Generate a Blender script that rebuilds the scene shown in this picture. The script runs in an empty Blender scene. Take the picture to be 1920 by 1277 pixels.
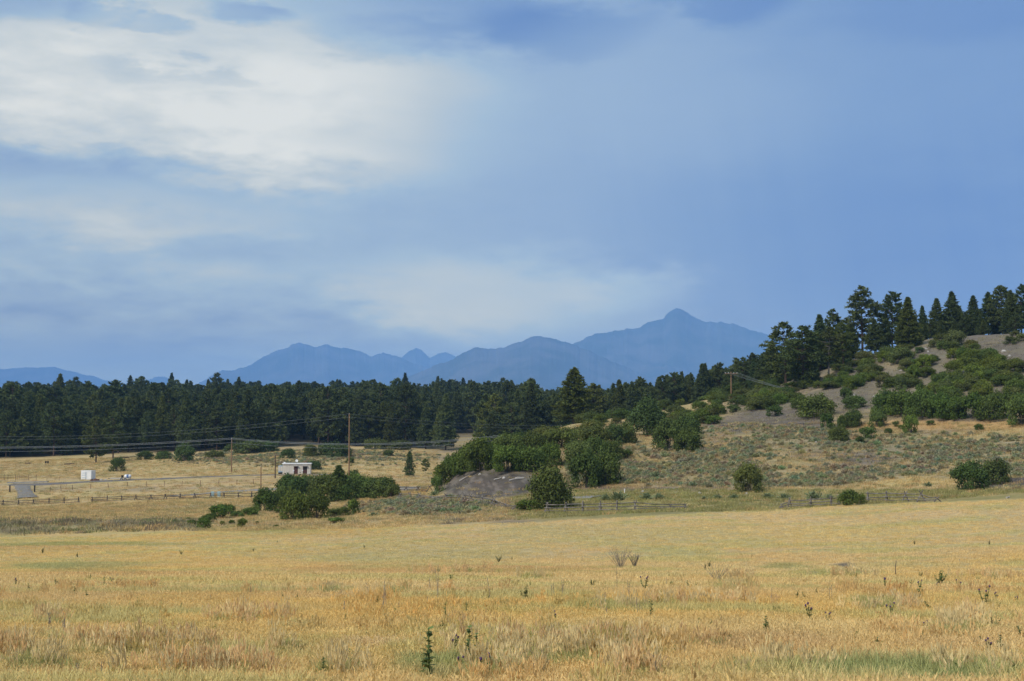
import bpy, math, random
import numpy as np
from mathutils import Vector

R = math.radians
rng = np.random.default_rng(11)
random.seed(5)
sc = bpy.context.scene
col = sc.collection

# ------------------------------------------------------------------ camera
F = 2847.0                    # focal length in photograph pixels (35 mm on a 23.6 mm sensor)
HOR = 820.0                   # photograph row of the true horizon
PITCH = math.atan((HOR - 638.5) / F)
cd = bpy.data.cameras.new('camera'); cam = bpy.data.objects.new('camera', cd); col.objects.link(cam)
cd.lens = 35.0; cd.sensor_width = 23.6; cd.sensor_fit = 'HORIZONTAL'
cd.clip_start = 0.1; cd.clip_end = 120000
cam.location = (0, 0, 0); cam.rotation_euler = (math.pi / 2 + PITCH, 0, 0)
sc.camera = cam
sc.view_settings.view_transform = 'Standard'; sc.view_settings.look = 'None'
sc.view_settings.gamma = 1; sc.view_settings.use_curve_mapping = False
EXPO = 1.2
sc.view_settings.exposure = EXPO
sc.render.engine = 'CYCLES'
sc.cycles.use_denoising = True
sc.cycles.max_bounces = 6; sc.cycles.diffuse_bounces = 4; sc.cycles.glossy_bounces = 2
sc.cycles.transmission_bounces = 2; sc.cycles.volume_bounces = 2; sc.cycles.transparent_max_bounces = 4
sc.cycles.sample_clamp_indirect = 4

# ------------------------------------------------------------------ world: storm sky
SUN_EL, SUN_AZ = 43.0, -140.0          # degrees; azimuth from +Y, negative = to the left / behind
world = bpy.data.worlds.new('World'); sc.world = world; world.use_nodes = True
wt = world.node_tree; wt.nodes.clear()

class E:                                # tiny expression wrapper for math nodes
    tree = wt
    def __init__(s, k): s.k = k
    @staticmethod
    def op(o, *a, clamp=False):
        n = E.tree.nodes.new('ShaderNodeMath'); n.operation = o; n.use_clamp = clamp
        for i, v in enumerate(a):
            if isinstance(v, E): E.tree.links.new(v.k, n.inputs[i])
            else: n.inputs[i].default_value = float(v)
        return E(n.outputs[0])
    def __add__(s, o): return E.op('ADD', s, o)
    __radd__ = __add__
    def __sub__(s, o): return E.op('SUBTRACT', s, o)
    def __rsub__(s, o): return E.op('SUBTRACT', o, s)
    def __mul__(s, o): return E.op('MULTIPLY', s, o)
    __rmul__ = __mul__
    def __truediv__(s, o): return E.op('DIVIDE', s, o)

def smooth(v, a, b):
    n = E.tree.nodes.new('ShaderNodeMapRange'); n.interpolation_type = 'SMOOTHSTEP'
    E.tree.links.new(v.k, n.inputs[0]); n.inputs[1].default_value = a; n.inputs[2].default_value = b
    return E(n.outputs[0])

def noise3(vec, scale, detail=5, rough=0.5, dist=0.0):
    n = E.tree.nodes.new('ShaderNodeTexNoise'); n.inputs['Scale'].default_value = scale
    n.inputs['Detail'].default_value = detail; n.inputs['Roughness'].default_value = rough
    n.inputs['Distortion'].default_value = dist
    E.tree.links.new(vec, n.inputs['Vector']); return E(n.outputs[0])

def comb(x, y, z):
    n = E.tree.nodes.new('ShaderNodeCombineXYZ')
    for i, v in enumerate((x, y, z)):
        if isinstance(v, E): E.tree.links.new(v.k, n.inputs[i])
        else: n.inputs[i].default_value = v
    return n.outputs[0]

tc = wt.nodes.new('ShaderNodeTexCoord')
sx = wt.nodes.new('ShaderNodeSeparateXYZ'); wt.links.new(tc.outputs['Generated'], sx.inputs[0])
X, Y, Z = E(sx.outputs[0]), E(sx.outputs[1]), E(sx.outputs[2])
az = E.op('ARCTAN2', X, Y) * 57.2958            # degrees
el = E.op('ARCSINE', Z) * 57.2958
# sky noise lives in (azimuth, elevation) stretched sideways, like layered cloud seen from below
v1 = comb(az * 0.05, el * 0.11, 0.0); v2 = comb(az * 0.05, el * 0.15, 3.7)
n_big = noise3(v1, 1.6, 4, 0.5); n_mid = noise3(v2, 4.5, 9, 0.58, 0.2); n_fine = noise3(v2, 14.0, 8, 0.6, 0.2)
wa = az + (n_mid - 0.5) * 4.5 + (n_fine - 0.5) * 1.6
we = el + (n_mid - 0.5) * 2.2 + (n_fine - 0.5) * 1.0

def deg(px, py): return (px - 960) * 0.02012, (HOR - py) * 0.02012
def blob(px, py, rx, ry, a=1.35, b=0.3):
    cx, cy = deg(px, py); rx *= 0.02012; ry *= 0.02012
    u = (wa - cx) / rx; v = (we - cy) / ry
    return smooth(E.op('SQRT', u * u + v * v), a, b)

# brightness field of the cloud sheet: bright broken cloud to the left, rain to the right, thinner overhead
left = smooth(wa, 4.0, -12.0)
high = smooth(el, 18.0, 42.0)
t = 0.51 - smooth(wa, -16.0, 20.0) * 0.38 + high * 0.20
t = t + blob(330, 165, 600, 180, 1.25, .4) * 0.38 + blob(660, 230, 330, 150) * 0.17
t = t + blob(560, 315, 300, 45) * 0.18 + blob(280, 425, 330, 45) * 0.15 + blob(150, 390, 260, 30) * .06
t = t + blob(880, 545, 330, 85, 1.25, .3) * 0.30 + blob(1170, 545, 130, 45) * 0.16 + blob(980, 625, 330, 60) * 0.10
t = t + blob(1250, 190, 320, 140) * 0.08 + blob(60, 690, 150, 40) * 0.10
t = t - blob(110, 328, 330, 36) * 0.18 - blob(60, 620, 560, 95) * 0.14 - blob(1600, 450, 430, 150) * 0.06
t = t - blob(40, 38, 190, 52, 1.3, .4) * 0.40 - blob(200, 55, 60, 40, 1.2, .5) * .2 - blob(290, 78, 66, 24, 1.2, .6) * 0.26
t = t - blob(455, 45, 90, 28, 1.3, .45) * 0.34 - blob(270, 152, 110, 18, 1.3, .4) * 0.16 - blob(430, 163, 90, 14, 1.3, .4) * 0.14
t = t - blob(800, 30, 320, 85, 1.25, .5) * 0.17 - blob(700, 85, 170, 45, 1.2, .6) * .12
t = t - blob(1030, 70, 190, 60, 1.2, .5) * 0.13 - blob(1340, 15, 160, 55, 1.15, .6) * 0.15 - blob(1850, 50, 340, 85, 1.2, .5) * 0.07
t = t + (n_mid - 0.5) * (0.06 + left * 0.42) + (n_fine - 0.5) * (0.02 + left * 0.25) + (noise3(comb(az * 0.045, el * 0.24, 5.0), 3.0, 7, 0.55, 0.3) - 0.5) * (0.04 + left * 0.22) + (n_big - 0.5) * 0.10
rain = noise3(comb(az * 0.30 + el * .05, el * 0.012, 8.0), 3.0, 5, 0.6)
t = t + (rain - 0.5) * 0.09 * smooth(az, -4.0, 6.0) * smooth(el, 15.0, 9.0)
ramp = wt.nodes.new('ShaderNodeValToRGB'); wt.links.new(t.k, ramp.inputs[0])
def lin(c): return tuple(((v / 255 + .055) / 1.055) ** 2.4 for v in c)
STOPS = ((0, (108, 145, 199)), (.17, (129, 162, 205)), (.35, (150, 178, 211)), (.52, (164, 190, 215)), (.7, (184, 200, 214)), (.87, (203, 213, 220)), (1, (219, 225, 228)))
cr = ramp.color_ramp; cr.interpolation = 'LINEAR'
cr.elements[0].color = (*lin(STOPS[0][1]), 1); cr.elements[1].color = (*lin(STOPS[-1][1]), 1)
for p, c in STOPS[1:-1]: cr.elements.new(p).color = (*lin(c), 1)
# the cloud lies behind the haze: its own colour is what is seen less the haze's veil along that slant
DENS, HTOP, VEIL = 6.2e-5, 1730.0, (0.196, 0.385, 0.72)
T_ = E.op('EXPONENT', E.op('DIVIDE', -DENS * HTOP, E.op('SINE', E.op('MAXIMUM', el, 4.2) / 57.2958)))
sr = wt.nodes.new('ShaderNodeSeparateColor'); wt.links.new(ramp.outputs[0], sr.inputs[0])
cc = wt.nodes.new('ShaderNodeCombineColor')
for k in range(3):
    q = E.op('MAXIMUM', (E(sr.outputs[k]) - (1.0 - T_) * VEIL[k]) / T_, 0.02)
    wt.links.new(q.k, cc.inputs[k])
sky = wt.nodes.new('ShaderNodeTexSky'); sky.sky_type = 'NISHITA'; sky.sun_disc = False
sky.sun_elevation = R(SUN_EL); sky.sun_rotation = R(SUN_AZ); sky.altitude = 2100
bg1 = wt.nodes.new('ShaderNodeBackground'); bg1.inputs[1].default_value = 0.10
wt.links.new(sky.outputs[0], bg1.inputs[0])
bg2 = wt.nodes.new('ShaderNodeBackground'); bg2.inputs[1].default_value = 1 / 2 ** EXPO / .96
wt.links.new(cc.outputs[0], bg2.inputs[0])
mx = wt.nodes.new('ShaderNodeMixShader'); mx.inputs[0].default_value = 0.96
wt.links.new(bg1.outputs[0], mx.inputs[1]); wt.links.new(bg2.outputs[0], mx.inputs[2])
wo = wt.nodes.new('ShaderNodeOutputWorld'); wt.links.new(mx.outputs[0], wo.inputs[0])

# sun through cloud: weak and soft
sd = bpy.data.lights.new('sun', 'SUN'); sun = bpy.data.objects.new('sun', sd); col.objects.link(sun)
sd.energy = 1.5; sd.angle = R(12); sd.color = (1.0, 0.95, 0.88)
a = R(SUN_AZ); e = R(SUN_EL)
sdir = Vector((math.sin(a) * math.cos(e), math.cos(a) * math.cos(e), math.sin(e)))
sun.rotation_euler = sdir.to_track_quat('Z', 'Y').to_euler()

# ------------------------------------------------------------------ numpy noise
def _hash(ix, iy, seed):
    h = (ix.astype(np.int64) * 374761393 + iy.astype(np.int64) * 668265263 + seed * 1442695041) & 0xffffffff
    h = ((h ^ (h >> 13)) * 1274126177) & 0xffffffff
    return ((h ^ (h >> 16)) & 0xffffff) / float(0xffffff)
def vnoise(x, y, seed=0):
    x = np.asarray(x, float); y = np.asarray(y, float)
    ix = np.floor(x); iy = np.floor(y); fx = x - ix; fy = y - iy
    fx = fx * fx * (3 - 2 * fx); fy = fy * fy * (3 - 2 * fy)
    a = _hash(ix, iy, seed); b = _hash(ix + 1, iy, seed); c = _hash(ix, iy + 1, seed); d = _hash(ix + 1, iy + 1, seed)
    return (a + (b - a) * fx) * (1 - fy) + (c + (d - c) * fx) * fy
def fbm(x, y, seed=0, octv=4):
    s = 0; amp = 0.5; tot = 0
    for o in range(octv):
        s = s + amp * vnoise(np.asarray(x) * 2 ** o + o * 17.3, np.asarray(y) * 2 ** o - o * 9.1, seed + o); tot += amp; amp *= 0.5
    return s / tot                        # 0..1

# ------------------------------------------------------------------ terrain: profiles read from the photograph
CP, SP = math.cos(PITCH), math.sin(PITCH)
def ray(px, py):
    u = (px - 960.0) / F; v = -(py - 638.5) / F
    return np.array([u, CP - v * SP, SP + v * CP])
def z_at(py, D):                          # height of photograph row py at depth D
    v = -(np.asarray(py, float) - 638.5) / F
    return (SP + v * CP) / (CP - v * SP) * np.asarray(D, float)
def to_px(x, y, z):
    x = np.asarray(x, float); f = y * CP + z * SP; up = -y * SP + z * CP
    return 960 + F * x / f, 638.5 - F * up / f

NEAR = [(30, 1277), (40, 1200), (62, 1130), (92, 1080)]
FAR = {'L': [(600, 835), (700, 812), (800, 795), (950, 780), (1080, 772)],
       'R': [(650, 806), (800, 788), (950, 778), (1080, 772)]}
COLS = {
 -100: [(130, 1046), (165, 1018), (186, 1005), (190, 1003), (196, 981), (250, 962), (305, 951), (330, 937), (350, 920), (372, 905), (410, 892), (470, 876), (530, 863), 'L'],
 40:   [(130, 1046), (165, 1018), (186, 1005), (190, 1003), (196, 981), (250, 962), (305, 949), (330, 936), (350, 918), (372, 904), (410, 890), (470, 873), (530, 861), 'L'],
 240:  [(130, 1044), (165, 1014), (186, 998), (191, 992), (197, 978), (250, 955), (305, 942), (330, 930), (350, 914), (372, 901), (410, 885), (470, 866), (530, 855), 'L'],
 370:  [(130, 1042), (165, 1008), (195, 987), (240, 962), (305, 936), (330, 925), (350, 910), (372, 897), (410, 882), (450, 866), (500, 855), (530, 850), 'L'],
 550:  [(130, 1040), (165, 1004), (198, 986), (240, 964), (270, 947), (305, 931), (330, 918), (350, 905), (385, 892), (396, 888.5), (412, 880), (450, 860), (500, 846), (530, 840), (600, 826), (700, 810), (800, 794), (950, 780), (1080, 772)],
 680:  [(130, 1040), (165, 1002), (195, 986), (230, 962), (260, 944), (305, 926), (335, 914), (360, 902), (400, 884), (450, 862), (500, 848), (530, 841), (600, 826), (700, 810), (800, 794), (950, 780), (1080, 772)],
 800:  [(125, 1040), (160, 998), (190, 975), (215, 952), (240, 935), (262, 925), (300, 919), (335, 911), (360, 902), (400, 886), (450, 868), (500, 852), (530, 844), (600, 826), (700, 812), (800, 795), (950, 780), (1080, 772)],
 840:  [(125, 1040), (160, 997), (190, 974), (215, 951), (238, 931), (252, 913), (275, 895), (300, 896), (335, 905), (360, 902), (400, 886), (450, 868), (530, 843), (600, 825), (700, 811), (950, 780), (1080, 772)],
 880:  [(125, 1040), (160, 996), (190, 972), (215, 950), (236, 928), (249, 893), (275, 864), (300, 858), (335, 868), (380, 874), (450, 862), (530, 841), (600, 823), (700, 810), (950, 779), (1080, 772)],
 960:  [(125, 1040), (160, 993), (190, 966), (212, 946), (230, 925), (243, 886), (270, 852), (300, 832), (330, 826), (360, 838), (410, 860), (480, 850), (530, 837), (600, 822), (700, 809), (950, 778), (1080, 772)],
 1060: [(125, 1038), (160, 988), (190, 960), (212, 938), (228, 921), (243, 897), (270, 850), (300, 822), (330, 806), (370, 797), (420, 806), (530, 822), 'R'],
 1250: [(122, 1036), (155, 985), (185, 957), (205, 932), (223, 914), (250, 880), (280, 835), (300, 812), (330, 789), (370, 768), (420, 775), (530, 800), (650, 800), (800, 785), (950, 777), (1080, 772)],
 1450: [(120, 1034), (150, 988), (180, 957), (195, 942), (206, 930), (230, 890), (260, 838), (290, 793), (320, 758), (350, 735), (400, 724), (450, 740), (600, 785), (800, 785), (950, 777), (1080, 772)],
 1600: [(118, 1032), (148, 985), (172, 952), (188, 938), (200, 926), (230, 880), (260, 828), (290, 776), (320, 728), (345, 692), (365, 676), (400, 679), (450, 700), (600, 770), (800, 785), (1080, 772)],
 1750: [(118, 1030), (145, 980), (165, 948), (182, 935), (195, 922), (230, 868), (258, 818), (283, 768), (310, 708), (335, 658), (350, 641), (380, 637), (420, 650), (600, 760), (800, 785), (1080, 772)],
 1920: [(115, 1028), (140, 975), (157, 940), (172, 930), (186, 917), (220, 868), (248, 815), (273, 760), (300, 700), (323, 650), (335, 633), (365, 626), (400, 632), (600, 750), (800, 785), (1080, 772)],
 2300: [(115, 1024), (140, 965), (157, 932), (172, 922), (186, 908), (220, 850), (248, 790), (273, 735), (300, 675), (323, 640), (335, 622), (365, 616), (400, 622), (600, 740), (800, 785), (1080, 772)],
}
def pchip(xk, yk, x):
    xk = np.asarray(xk, float); yk = np.asarray(yk, float)
    h = np.diff(xk); d = np.diff(yk) / h
    m = np.zeros_like(yk)
    for i in range(1, len(xk) - 1):
        if d[i - 1] * d[i] > 0:
            w1 = 2 * h[i] + h[i - 1]; w2 = h[i] + 2 * h[i - 1]
            m[i] = (w1 + w2) / (w1 / d[i - 1] + w2 / d[i])
    m[0] = d[0]; m[-1] = d[-1]
    i = np.clip(np.searchsorted(xk, x) - 1, 0, len(h) - 1)
    t = (x - xk[i]) / h[i]
    return ((2*t**3 - 3*t**2 + 1) * yk[i] + (t**3 - 2*t**2 + t) * h[i] * m[i] + (-2*t**3 + 3*t**2) * yk[i+1] + (t**3 - t**2) * h[i] * m[i+1])

LD0, LD1, NLD = math.log(0.5), math.log(31000.0), 900
LD = np.linspace(LD0, LD1, NLD)
PX0, PXS, NPX = -700.0, 10.0, 341
def profile(pts):
    pts = list(pts)
    if pts[-1] in ('L', 'R'):
        pts = pts[:-1] + FAR[pts[-1]]
    dz = [(0.5, -1.65), (4, -1.85), (12, -2.9), (20, -3.8)]
    dz += [(d, float(z_at(y, d))) for d, y in NEAR + pts]
    dz += [(1400, 2.0), (2200, -18.0), (4000, -26.0), (31000, -26.0)]
    return pchip([math.log(d) for d, _ in dz], [q for _, q in dz], LD)
keys = sorted(COLS); prof = np.array([profile(COLS[k]) for k in keys])
PXG = PX0 + PXS * np.arange(NPX)
TAB = np.empty((NPX, NLD))
for j in range(NLD): TAB[:, j] = np.interp(PXG, keys, prof[:, j])
def gsm(T, sig):
    k = np.exp(-0.5 * (np.arange(-8, 9) / sig) ** 2); k /= k.sum()
    P = np.pad(T, ((8, 8), (0, 0)), mode='edge')
    return sum(k[i] * P[i:i + T.shape[0]] for i in range(17))
TAB = gsm(TAB, 1.8)
EDGE = R(36)
def base_h(x, y):
    x = np.asarray(x, float); y = np.asarray(y, float)
    r = np.maximum(np.hypot(x, y), 0.5); az = np.arctan2(x, y)
    azc = np.clip(az, -EDGE, EDGE); D = r * np.cos(azc)
    px = 960 + F * np.tan(azc)
    i = np.clip((px - PX0) / PXS, 0, NPX - 1.001); j = np.clip((np.log(np.maximum(D, 0.5)) - LD0) / (LD1 - LD0) * (NLD - 1), 0, NLD - 1.001)
    i0 = i.astype(int); j0 = j.astype(int); fi = i - i0; fj = j - j0
    h = (TAB[i0, j0] * (1 - fi) + TAB[i0 + 1, j0] * fi) * (1 - fj) + (TAB[i0, j0 + 1] * (1 - fi) + TAB[i0 + 1, j0 + 1] * fi) * fj
    w = np.clip((np.abs(az) - R(45)) / R(60), 0, 1); w = w * w * (3 - 2 * w)
    back = -1.65 - 6 * np.clip(r / 400, 0, 1) - 18 * np.clip(r / 5000, 0, 1)
    return h * (1 - w) + back * w
def H(x, y):
    x = np.asarray(x, float); y = np.asarray(y, float)
    h = base_h(x, y); D = np.hypot(x, y)
    hill = np.clip((D - 195) / 60, 0, 1) * np.clip((x / np.maximum(y, 1) + 0.06) / 0.05, 0, 1)
    a1 = (0.10 + 0.25 * np.clip((D - 120) / 150, 0, 1)) * (1 + hill)
    n = (fbm(x / 16, y / 16, 3) - 0.5) * 2 * a1 + (fbm(x / 4.0, y / 4.0, 9, 3) - 0.5) * (0.10 + 0.35 * hill)
    return h + n * np.clip(D / 25, 0, 1) * np.clip((3000 - D) / 1500, 0, 1)

_TS = np.concatenate([np.linspace(20, 120, 300), np.linspace(120.5, 420, 900), np.linspace(421, 1200, 600)])
def hit(px, py, dmin=20.0):               # photograph pixel -> first ground point along its ray
    d = ray(px, py); d = d / d[1]
    T = _TS[_TS >= dmin]
    g = T * d[2] - H(d[0] * T, T)
    k = np.argmax(g <= 0) if (g <= 0).any() else len(T) - 1
    if k > 0:
        t0, t1 = T[k - 1], T[k]; g0, g1 = g[k - 1], g[k]
        t = t0 + (t1 - t0) * (g0 / (g0 - g1)) if g0 != g1 else t1
    else: t = T[0]
    return np.array([d[0] * t, t, float(H(d[0] * t, t))])
def ground(px, D):                        # point on the ground at depth D in photograph column px
    x = (px - 960) / F * D / CP
    return np.array([x, D, float(H(x, D))])

# ------------------------------------------------------------------ mesh + object helpers
def mesh_np(name, V, Fc, mats=(), midx=None, smooth_=False, attr=None, cattr=None):
    V = np.ascontiguousarray(V, np.float32); me = bpy.data.meshes.new(name)
    Fc = np.asarray(Fc, np.int32); n, k = Fc.shape
    me.vertices.add(len(V)); me.vertices.foreach_set('co', V.ravel())
    me.loops.add(n * k); me.loops.foreach_set('vertex_index', Fc.ravel())
    me.polygons.add(n); me.polygons.foreach_set('loop_start', np.arange(n, dtype=np.int32) * k)
    me.polygons.foreach_set('loop_total', np.full(n, k, np.int32))
    for m in mats: me.materials.append(m)
    if midx is not None: me.polygons.foreach_set('material_index', np.asarray(midx, np.int32))
    me.polygons.foreach_set('use_smooth', np.full(n, smooth_, bool))
    if attr is not None:
        at = me.attributes.new('v', 'FLOAT', 'POINT'); at.data.foreach_set('value', np.asarray(attr, np.float32))
    if cattr is not None:
        at = me.attributes.new('Col', 'FLOAT_COLOR', 'POINT')
        c4 = np.ones((len(V), 4), np.float32); c4[:, :3] = cattr; at.data.foreach_set('color', c4.ravel())
    me.update(calc_edges=True); return me

class MB:                                 # collects boxes / tubes, tri+quad faces
    def __init__(s): s.v = []; s.f = []
    def add(s, V, Fs):
        o = len(s.v); s.v += [tuple(map(float, p)) for p in V]; s.f += [tuple(o + i for i in f) for f in Fs]; return s
    def box(s, c, d, rz=0.0, taper=1.0):
        P = []; ca, sa = math.cos(rz), math.sin(rz)
        for z in (-.5, .5):
            k = 1.0 if z < 0 else taper
            for x, y in ((-.5, -.5), (.5, -.5), (.5, .5), (-.5, .5)):
                a, b = x * d[0] * k, y * d[1] * k
                P.append((c[0] + a * ca - b * sa, c[1] + a * sa + b * ca, c[2] + z * d[2]))
        return s.add(P, [(3, 2, 1, 0), (4, 5, 6, 7), (0, 1, 5, 4), (1, 2, 6, 5), (2, 3, 7, 6), (3, 0, 4, 7)])
    def tube(s, P, rad, n=6, cap=True):
        P = [Vector(p) for p in P]; m = len(P)
        if not hasattr(rad, '__len__'): rad = [rad] * m
        V = []
        for i in range(m):
            t = (P[min(i + 1, m - 1)] - P[max(i - 1, 0)]).normalized()
            u = t.cross(Vector((0, 0, 1))) if abs(t.z) < 0.95 else t.cross(Vector((1, 0, 0)))
            u.normalize(); w = t.cross(u)
            for k in range(n):
                a = 2 * math.pi * k / n
                V.append(P[i] + (u * math.cos(a) + w * math.sin(a)) * rad[i])
        Fs = [(i * n + k, i * n + (k + 1) % n, (i + 1) * n + (k + 1) % n, (i + 1) * n + k) for i in range(m - 1) for k in range(n)]
        if cap: Fs += [tuple(range(n - 1, -1, -1)), tuple((m - 1) * n + k for k in range(n))]
        return s.add(V, Fs)
    def mesh(s, name, mat, sm=False):
        me = bpy.data.meshes.new(name); me.from_pydata(s.v, [], s.f); me.materials.append(mat)
        if sm: me.polygons.foreach_set('use_smooth', np.ones(len(s.f), bool))
        me.update(); return me
    def build(s, name, mat, parent=None, sm=False, loc=None):
        return obj(name, s.mesh(name, mat, sm), parent, loc)

def obj(name, data, parent=None, loc=None):
    o = bpy.data.objects.new(name, data); col.objects.link(o)
    if parent: o.parent = parent
    if loc is not None: o.location = loc
    return o
def tag(o, label=None, cat=None, group=None, kind=None):
    if label: o['label'] = label
    if cat: o['category'] = cat
    if group: o['group'] = group
    if kind: o['kind'] = kind
    return o
def thing(name, label, cat, loc=(0, 0, 0), rz=0.0, group=None):
    o = obj(name, None, None, loc); o.rotation_euler.z = rz; o.empty_display_size = 0.3
    return tag(o, label, cat, group)

# ------------------------------------------------------------------ materials
def newmat(name, rough=0.9):
    m = bpy.data.materials.new(name); m.use_nodes = True; nt = m.node_tree
    b = nt.nodes['Principled BSDF']; b.inputs['Roughness'].default_value = rough
    b.inputs['Specular IOR Level'].default_value = 0.15
    return m, nt, b
def mixc(nt, fac, a, b, mode='MIX'):
    n = nt.nodes.new('ShaderNodeMix'); n.data_type = 'RGBA'; n.blend_type = mode
    for s, v in ((0, fac), (6, a), (7, b)):
        if hasattr(v, 'is_linked'): nt.links.new(v, n.inputs[s])
        elif s == 0: n.inputs[0].default_value = v
        else: n.inputs[s].default_value = (*v, 1)
    return n.outputs[2]
def tnoise(nt, scale, detail=4, rough=0.55, coord='Object', stretch=None):
    if coord == 'Position':
        c = nt.nodes.new('ShaderNodeNewGeometry').outputs['Position']
    else: c = nt.nodes.new('ShaderNodeTexCoord').outputs[coord]
    if stretch:
        mp = nt.nodes.new('ShaderNodeMapping'); mp.inputs['Scale'].default_value = stretch
        nt.links.new(c, mp.inputs[0]); c = mp.outputs[0]
    n = nt.nodes.new('ShaderNodeTexNoise'); n.inputs['Scale'].default_value = scale
    n.inputs['Detail'].default_value = detail; n.inputs['Roughness'].default_value = rough
    nt.links.new(c, n.inputs['Vector']); return n.outputs[0]
def maprange(nt, s, a, b, c, d):
    n = nt.nodes.new('ShaderNodeMapRange'); nt.links.new(s, n.inputs[0])
    for i, v in enumerate((a, b, c, d)): n.inputs[i + 1].default_value = v
    return n.outputs[0]
def simple(name, c1, c2=None, scale=6.0, rough=0.85, stretch=None, bump=0.0, metal=0.0):
    m, nt, b = newmat(name, rough); c2 = c2 or tuple(k * 0.75 for k in c1)
    n = tnoise(nt, scale, 5, 0.6, 'Object', stretch)
    f = maprange(nt, n, 0.35, 0.65, 0, 1)
    nt.links.new(mixc(nt, f, c1, c2), b.inputs['Base Color']); b.inputs['Metallic'].default_value = metal
    if bump:
        bp = nt.nodes.new('ShaderNodeBump'); bp.inputs['Strength'].default_value = bump; bp.inputs['Distance'].default_value = 0.02
        nt.links.new(n, bp.inputs['Height']); nt.links.new(bp.outputs[0], b.inputs['Normal'])
    return m
def leafmat(name, base, hue2, trans=0.25, rough=0.75, source='OBJECT'):
    # leaf colour: two tints mixed per plant, per-leaf brightness attribute v, tint multiplied by the plant's own colour
    m, nt, b = newmat(name, rough)
    if source == 'OBJECT':
        oi = nt.nodes.new('ShaderNodeObjectInfo'); rnd = oi.outputs['Random']; tint = oi.outputs['Color']
    else:
        at = nt.nodes.new('ShaderNodeAttribute'); at.attribute_type = 'INSTANCER'; at.attribute_name = 'tint'
        tint = at.outputs['Color']; oi = nt.nodes.new('ShaderNodeObjectInfo'); rnd = oi.outputs['Random']
    va = nt.nodes.new('ShaderNodeAttribute'); va.attribute_name = 'v'
    c = mixc(nt, rnd, base, hue2)
    c = mixc(nt, 1.0, c, tint, 'MULTIPLY')
    c = mixc(nt, 1.0, c, va.outputs['Color'], 'MULTIPLY')
    nt.links.new(c, b.inputs['Base Color'])
    if trans:
        tr = nt.nodes.new('ShaderNodeBsdfTranslucent'); nt.links.new(c, tr.inputs[0])
        ms = nt.nodes.new('ShaderNodeMixShader'); ms.inputs[0].default_value = trans
        nt.links.new(b.outputs[0], ms.inputs[1]); nt.links.new(tr.outputs[0], ms.inputs[2])
        nt.links.new(ms.outputs[0], nt.nodes['Material Output'].inputs[0])
    return m

M = {}
M['needle'] = leafmat('pine_needles', (0.078, 0.105, 0.034), (0.100, 0.122, 0.038), 0.12)
M['needle_i'] = leafmat('pine_needles_far', (0.078, 0.105, 0.034), (0.100, 0.122, 0.038), 0.12, source='I')
M['oak'] = leafmat('oak_leaves', (0.092, 0.126, 0.030), (0.130, 0.155, 0.038), 0.22)
M['juniper'] = leafmat('juniper_leaves', (0.078, 0.108, 0.032), (0.092, 0.120, 0.034), 0.12)
M['sage'] = leafmat('sage_leaves', (0.300, 0.280, 0.160), (0.375, 0.345, 0.200), 0.15)
M['sage_i'] = leafmat('sage_leaves_far', (0.300, 0.280, 0.160), (0.375, 0.345, 0.200), 0.15, source='I')
M['grass'] = leafmat('dry_grass', (0.94, 0.94, 0.94), (1.0, 1.0, 1.0), 0.35, source='I')
M['weed'] = leafmat('weed_leaves', (0.115, 0.165, 0.050), (0.150, 0.195, 0.060), 0.2)
M['bark'] = simple('bark', (0.115, 0.075, 0.052), (0.060, 0.045, 0.036), 3, stretch=(1, 1, .3), bump=.5)
M['bark_grey'] = simple('bark_grey', (0.27, 0.24, 0.21), (0.17, 0.15, 0.13), 3, stretch=(1, 1, .3), bump=.4)
M['twig'] = simple('twig', (0.14, 0.12, 0.10), (0.09, 0.075, 0.06), 8)
M['deadstem'] = simple('dead_stem', (0.30, 0.25, 0.19), (0.20, 0.165, 0.13), 8)
M['purple'] = simple('thistle_flower', (0.14, 0.075, 0.16), (0.08, 0.045, 0.085), 30)
M['darkhead'] = simple('seed_head', (0.055, 0.045, 0.045), (0.09, 0.06, 0.05), 30)
M['rail'] = simple('weathered_rail', (0.27, 0.24, 0.215), (0.11, 0.095, 0.08), 1.3, bump=.4)
M['rail_dark'] = simple('dark_rail', (0.13, 0.11, 0.095), (0.06, 0.05, 0.045), 1.3, bump=.4)
M['pole'] = simple('treated_pole', (0.26, 0.165, 0.095), (0.18, 0.11, 0.065), 1.2, stretch=(2, 2, .25))
M['pole_dark'] = simple('dark_pole', (0.115, 0.075, 0.050), (0.07, 0.045, 0.035), 1.2, stretch=(2, 2, .25))
M['wire'] = simple('aluminium_wire', (0.34, 0.37, 0.40), (0.28, 0.31, 0.34), 1, rough=.5)
M['wire_faint'] = simple('weathered_wire', (0.20, 0.23, 0.24), (0.15, 0.17, 0.18), 1, rough=.6)
M['insul'] = simple('porcelain', (0.75, 0.76, 0.74), (0.6, 0.6, 0.58), 4, rough=.3)
M['steel'] = simple('rust_steel', (0.16, 0.085, 0.055), (0.10, 0.06, 0.045), 5)
M['wall'] = simple('beige_siding', (0.60, 0.55, 0.47), (0.53, 0.48, 0.41), 1.5, stretch=(1, 1, .2))
M['white'] = simple('white_paint', (0.80, 0.80, 0.79), (0.70, 0.70, 0.69), 1.2)
M['door'] = simple('brown_door', (0.105, 0.045, 0.035), (0.075, 0.035, 0.03), 2)
M['louvre'] = simple('dark_louvre', (0.045, 0.04, 0.032), (0.03, 0.028, 0.024), 6)
M['dark'] = simple('dark_metal', (0.035, 0.033, 0.033), (0.022, 0.022, 0.022), 4)
M['bluegrey'] = simple('pale_blue_enamel', (0.33, 0.44, 0.54), (0.26, 0.36, 0.45), 2, rough=.5)
M['mint'] = simple('pale_green_enamel', (0.34, 0.46, 0.47), (0.28, 0.39, 0.40), 2, rough=.5)
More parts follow.
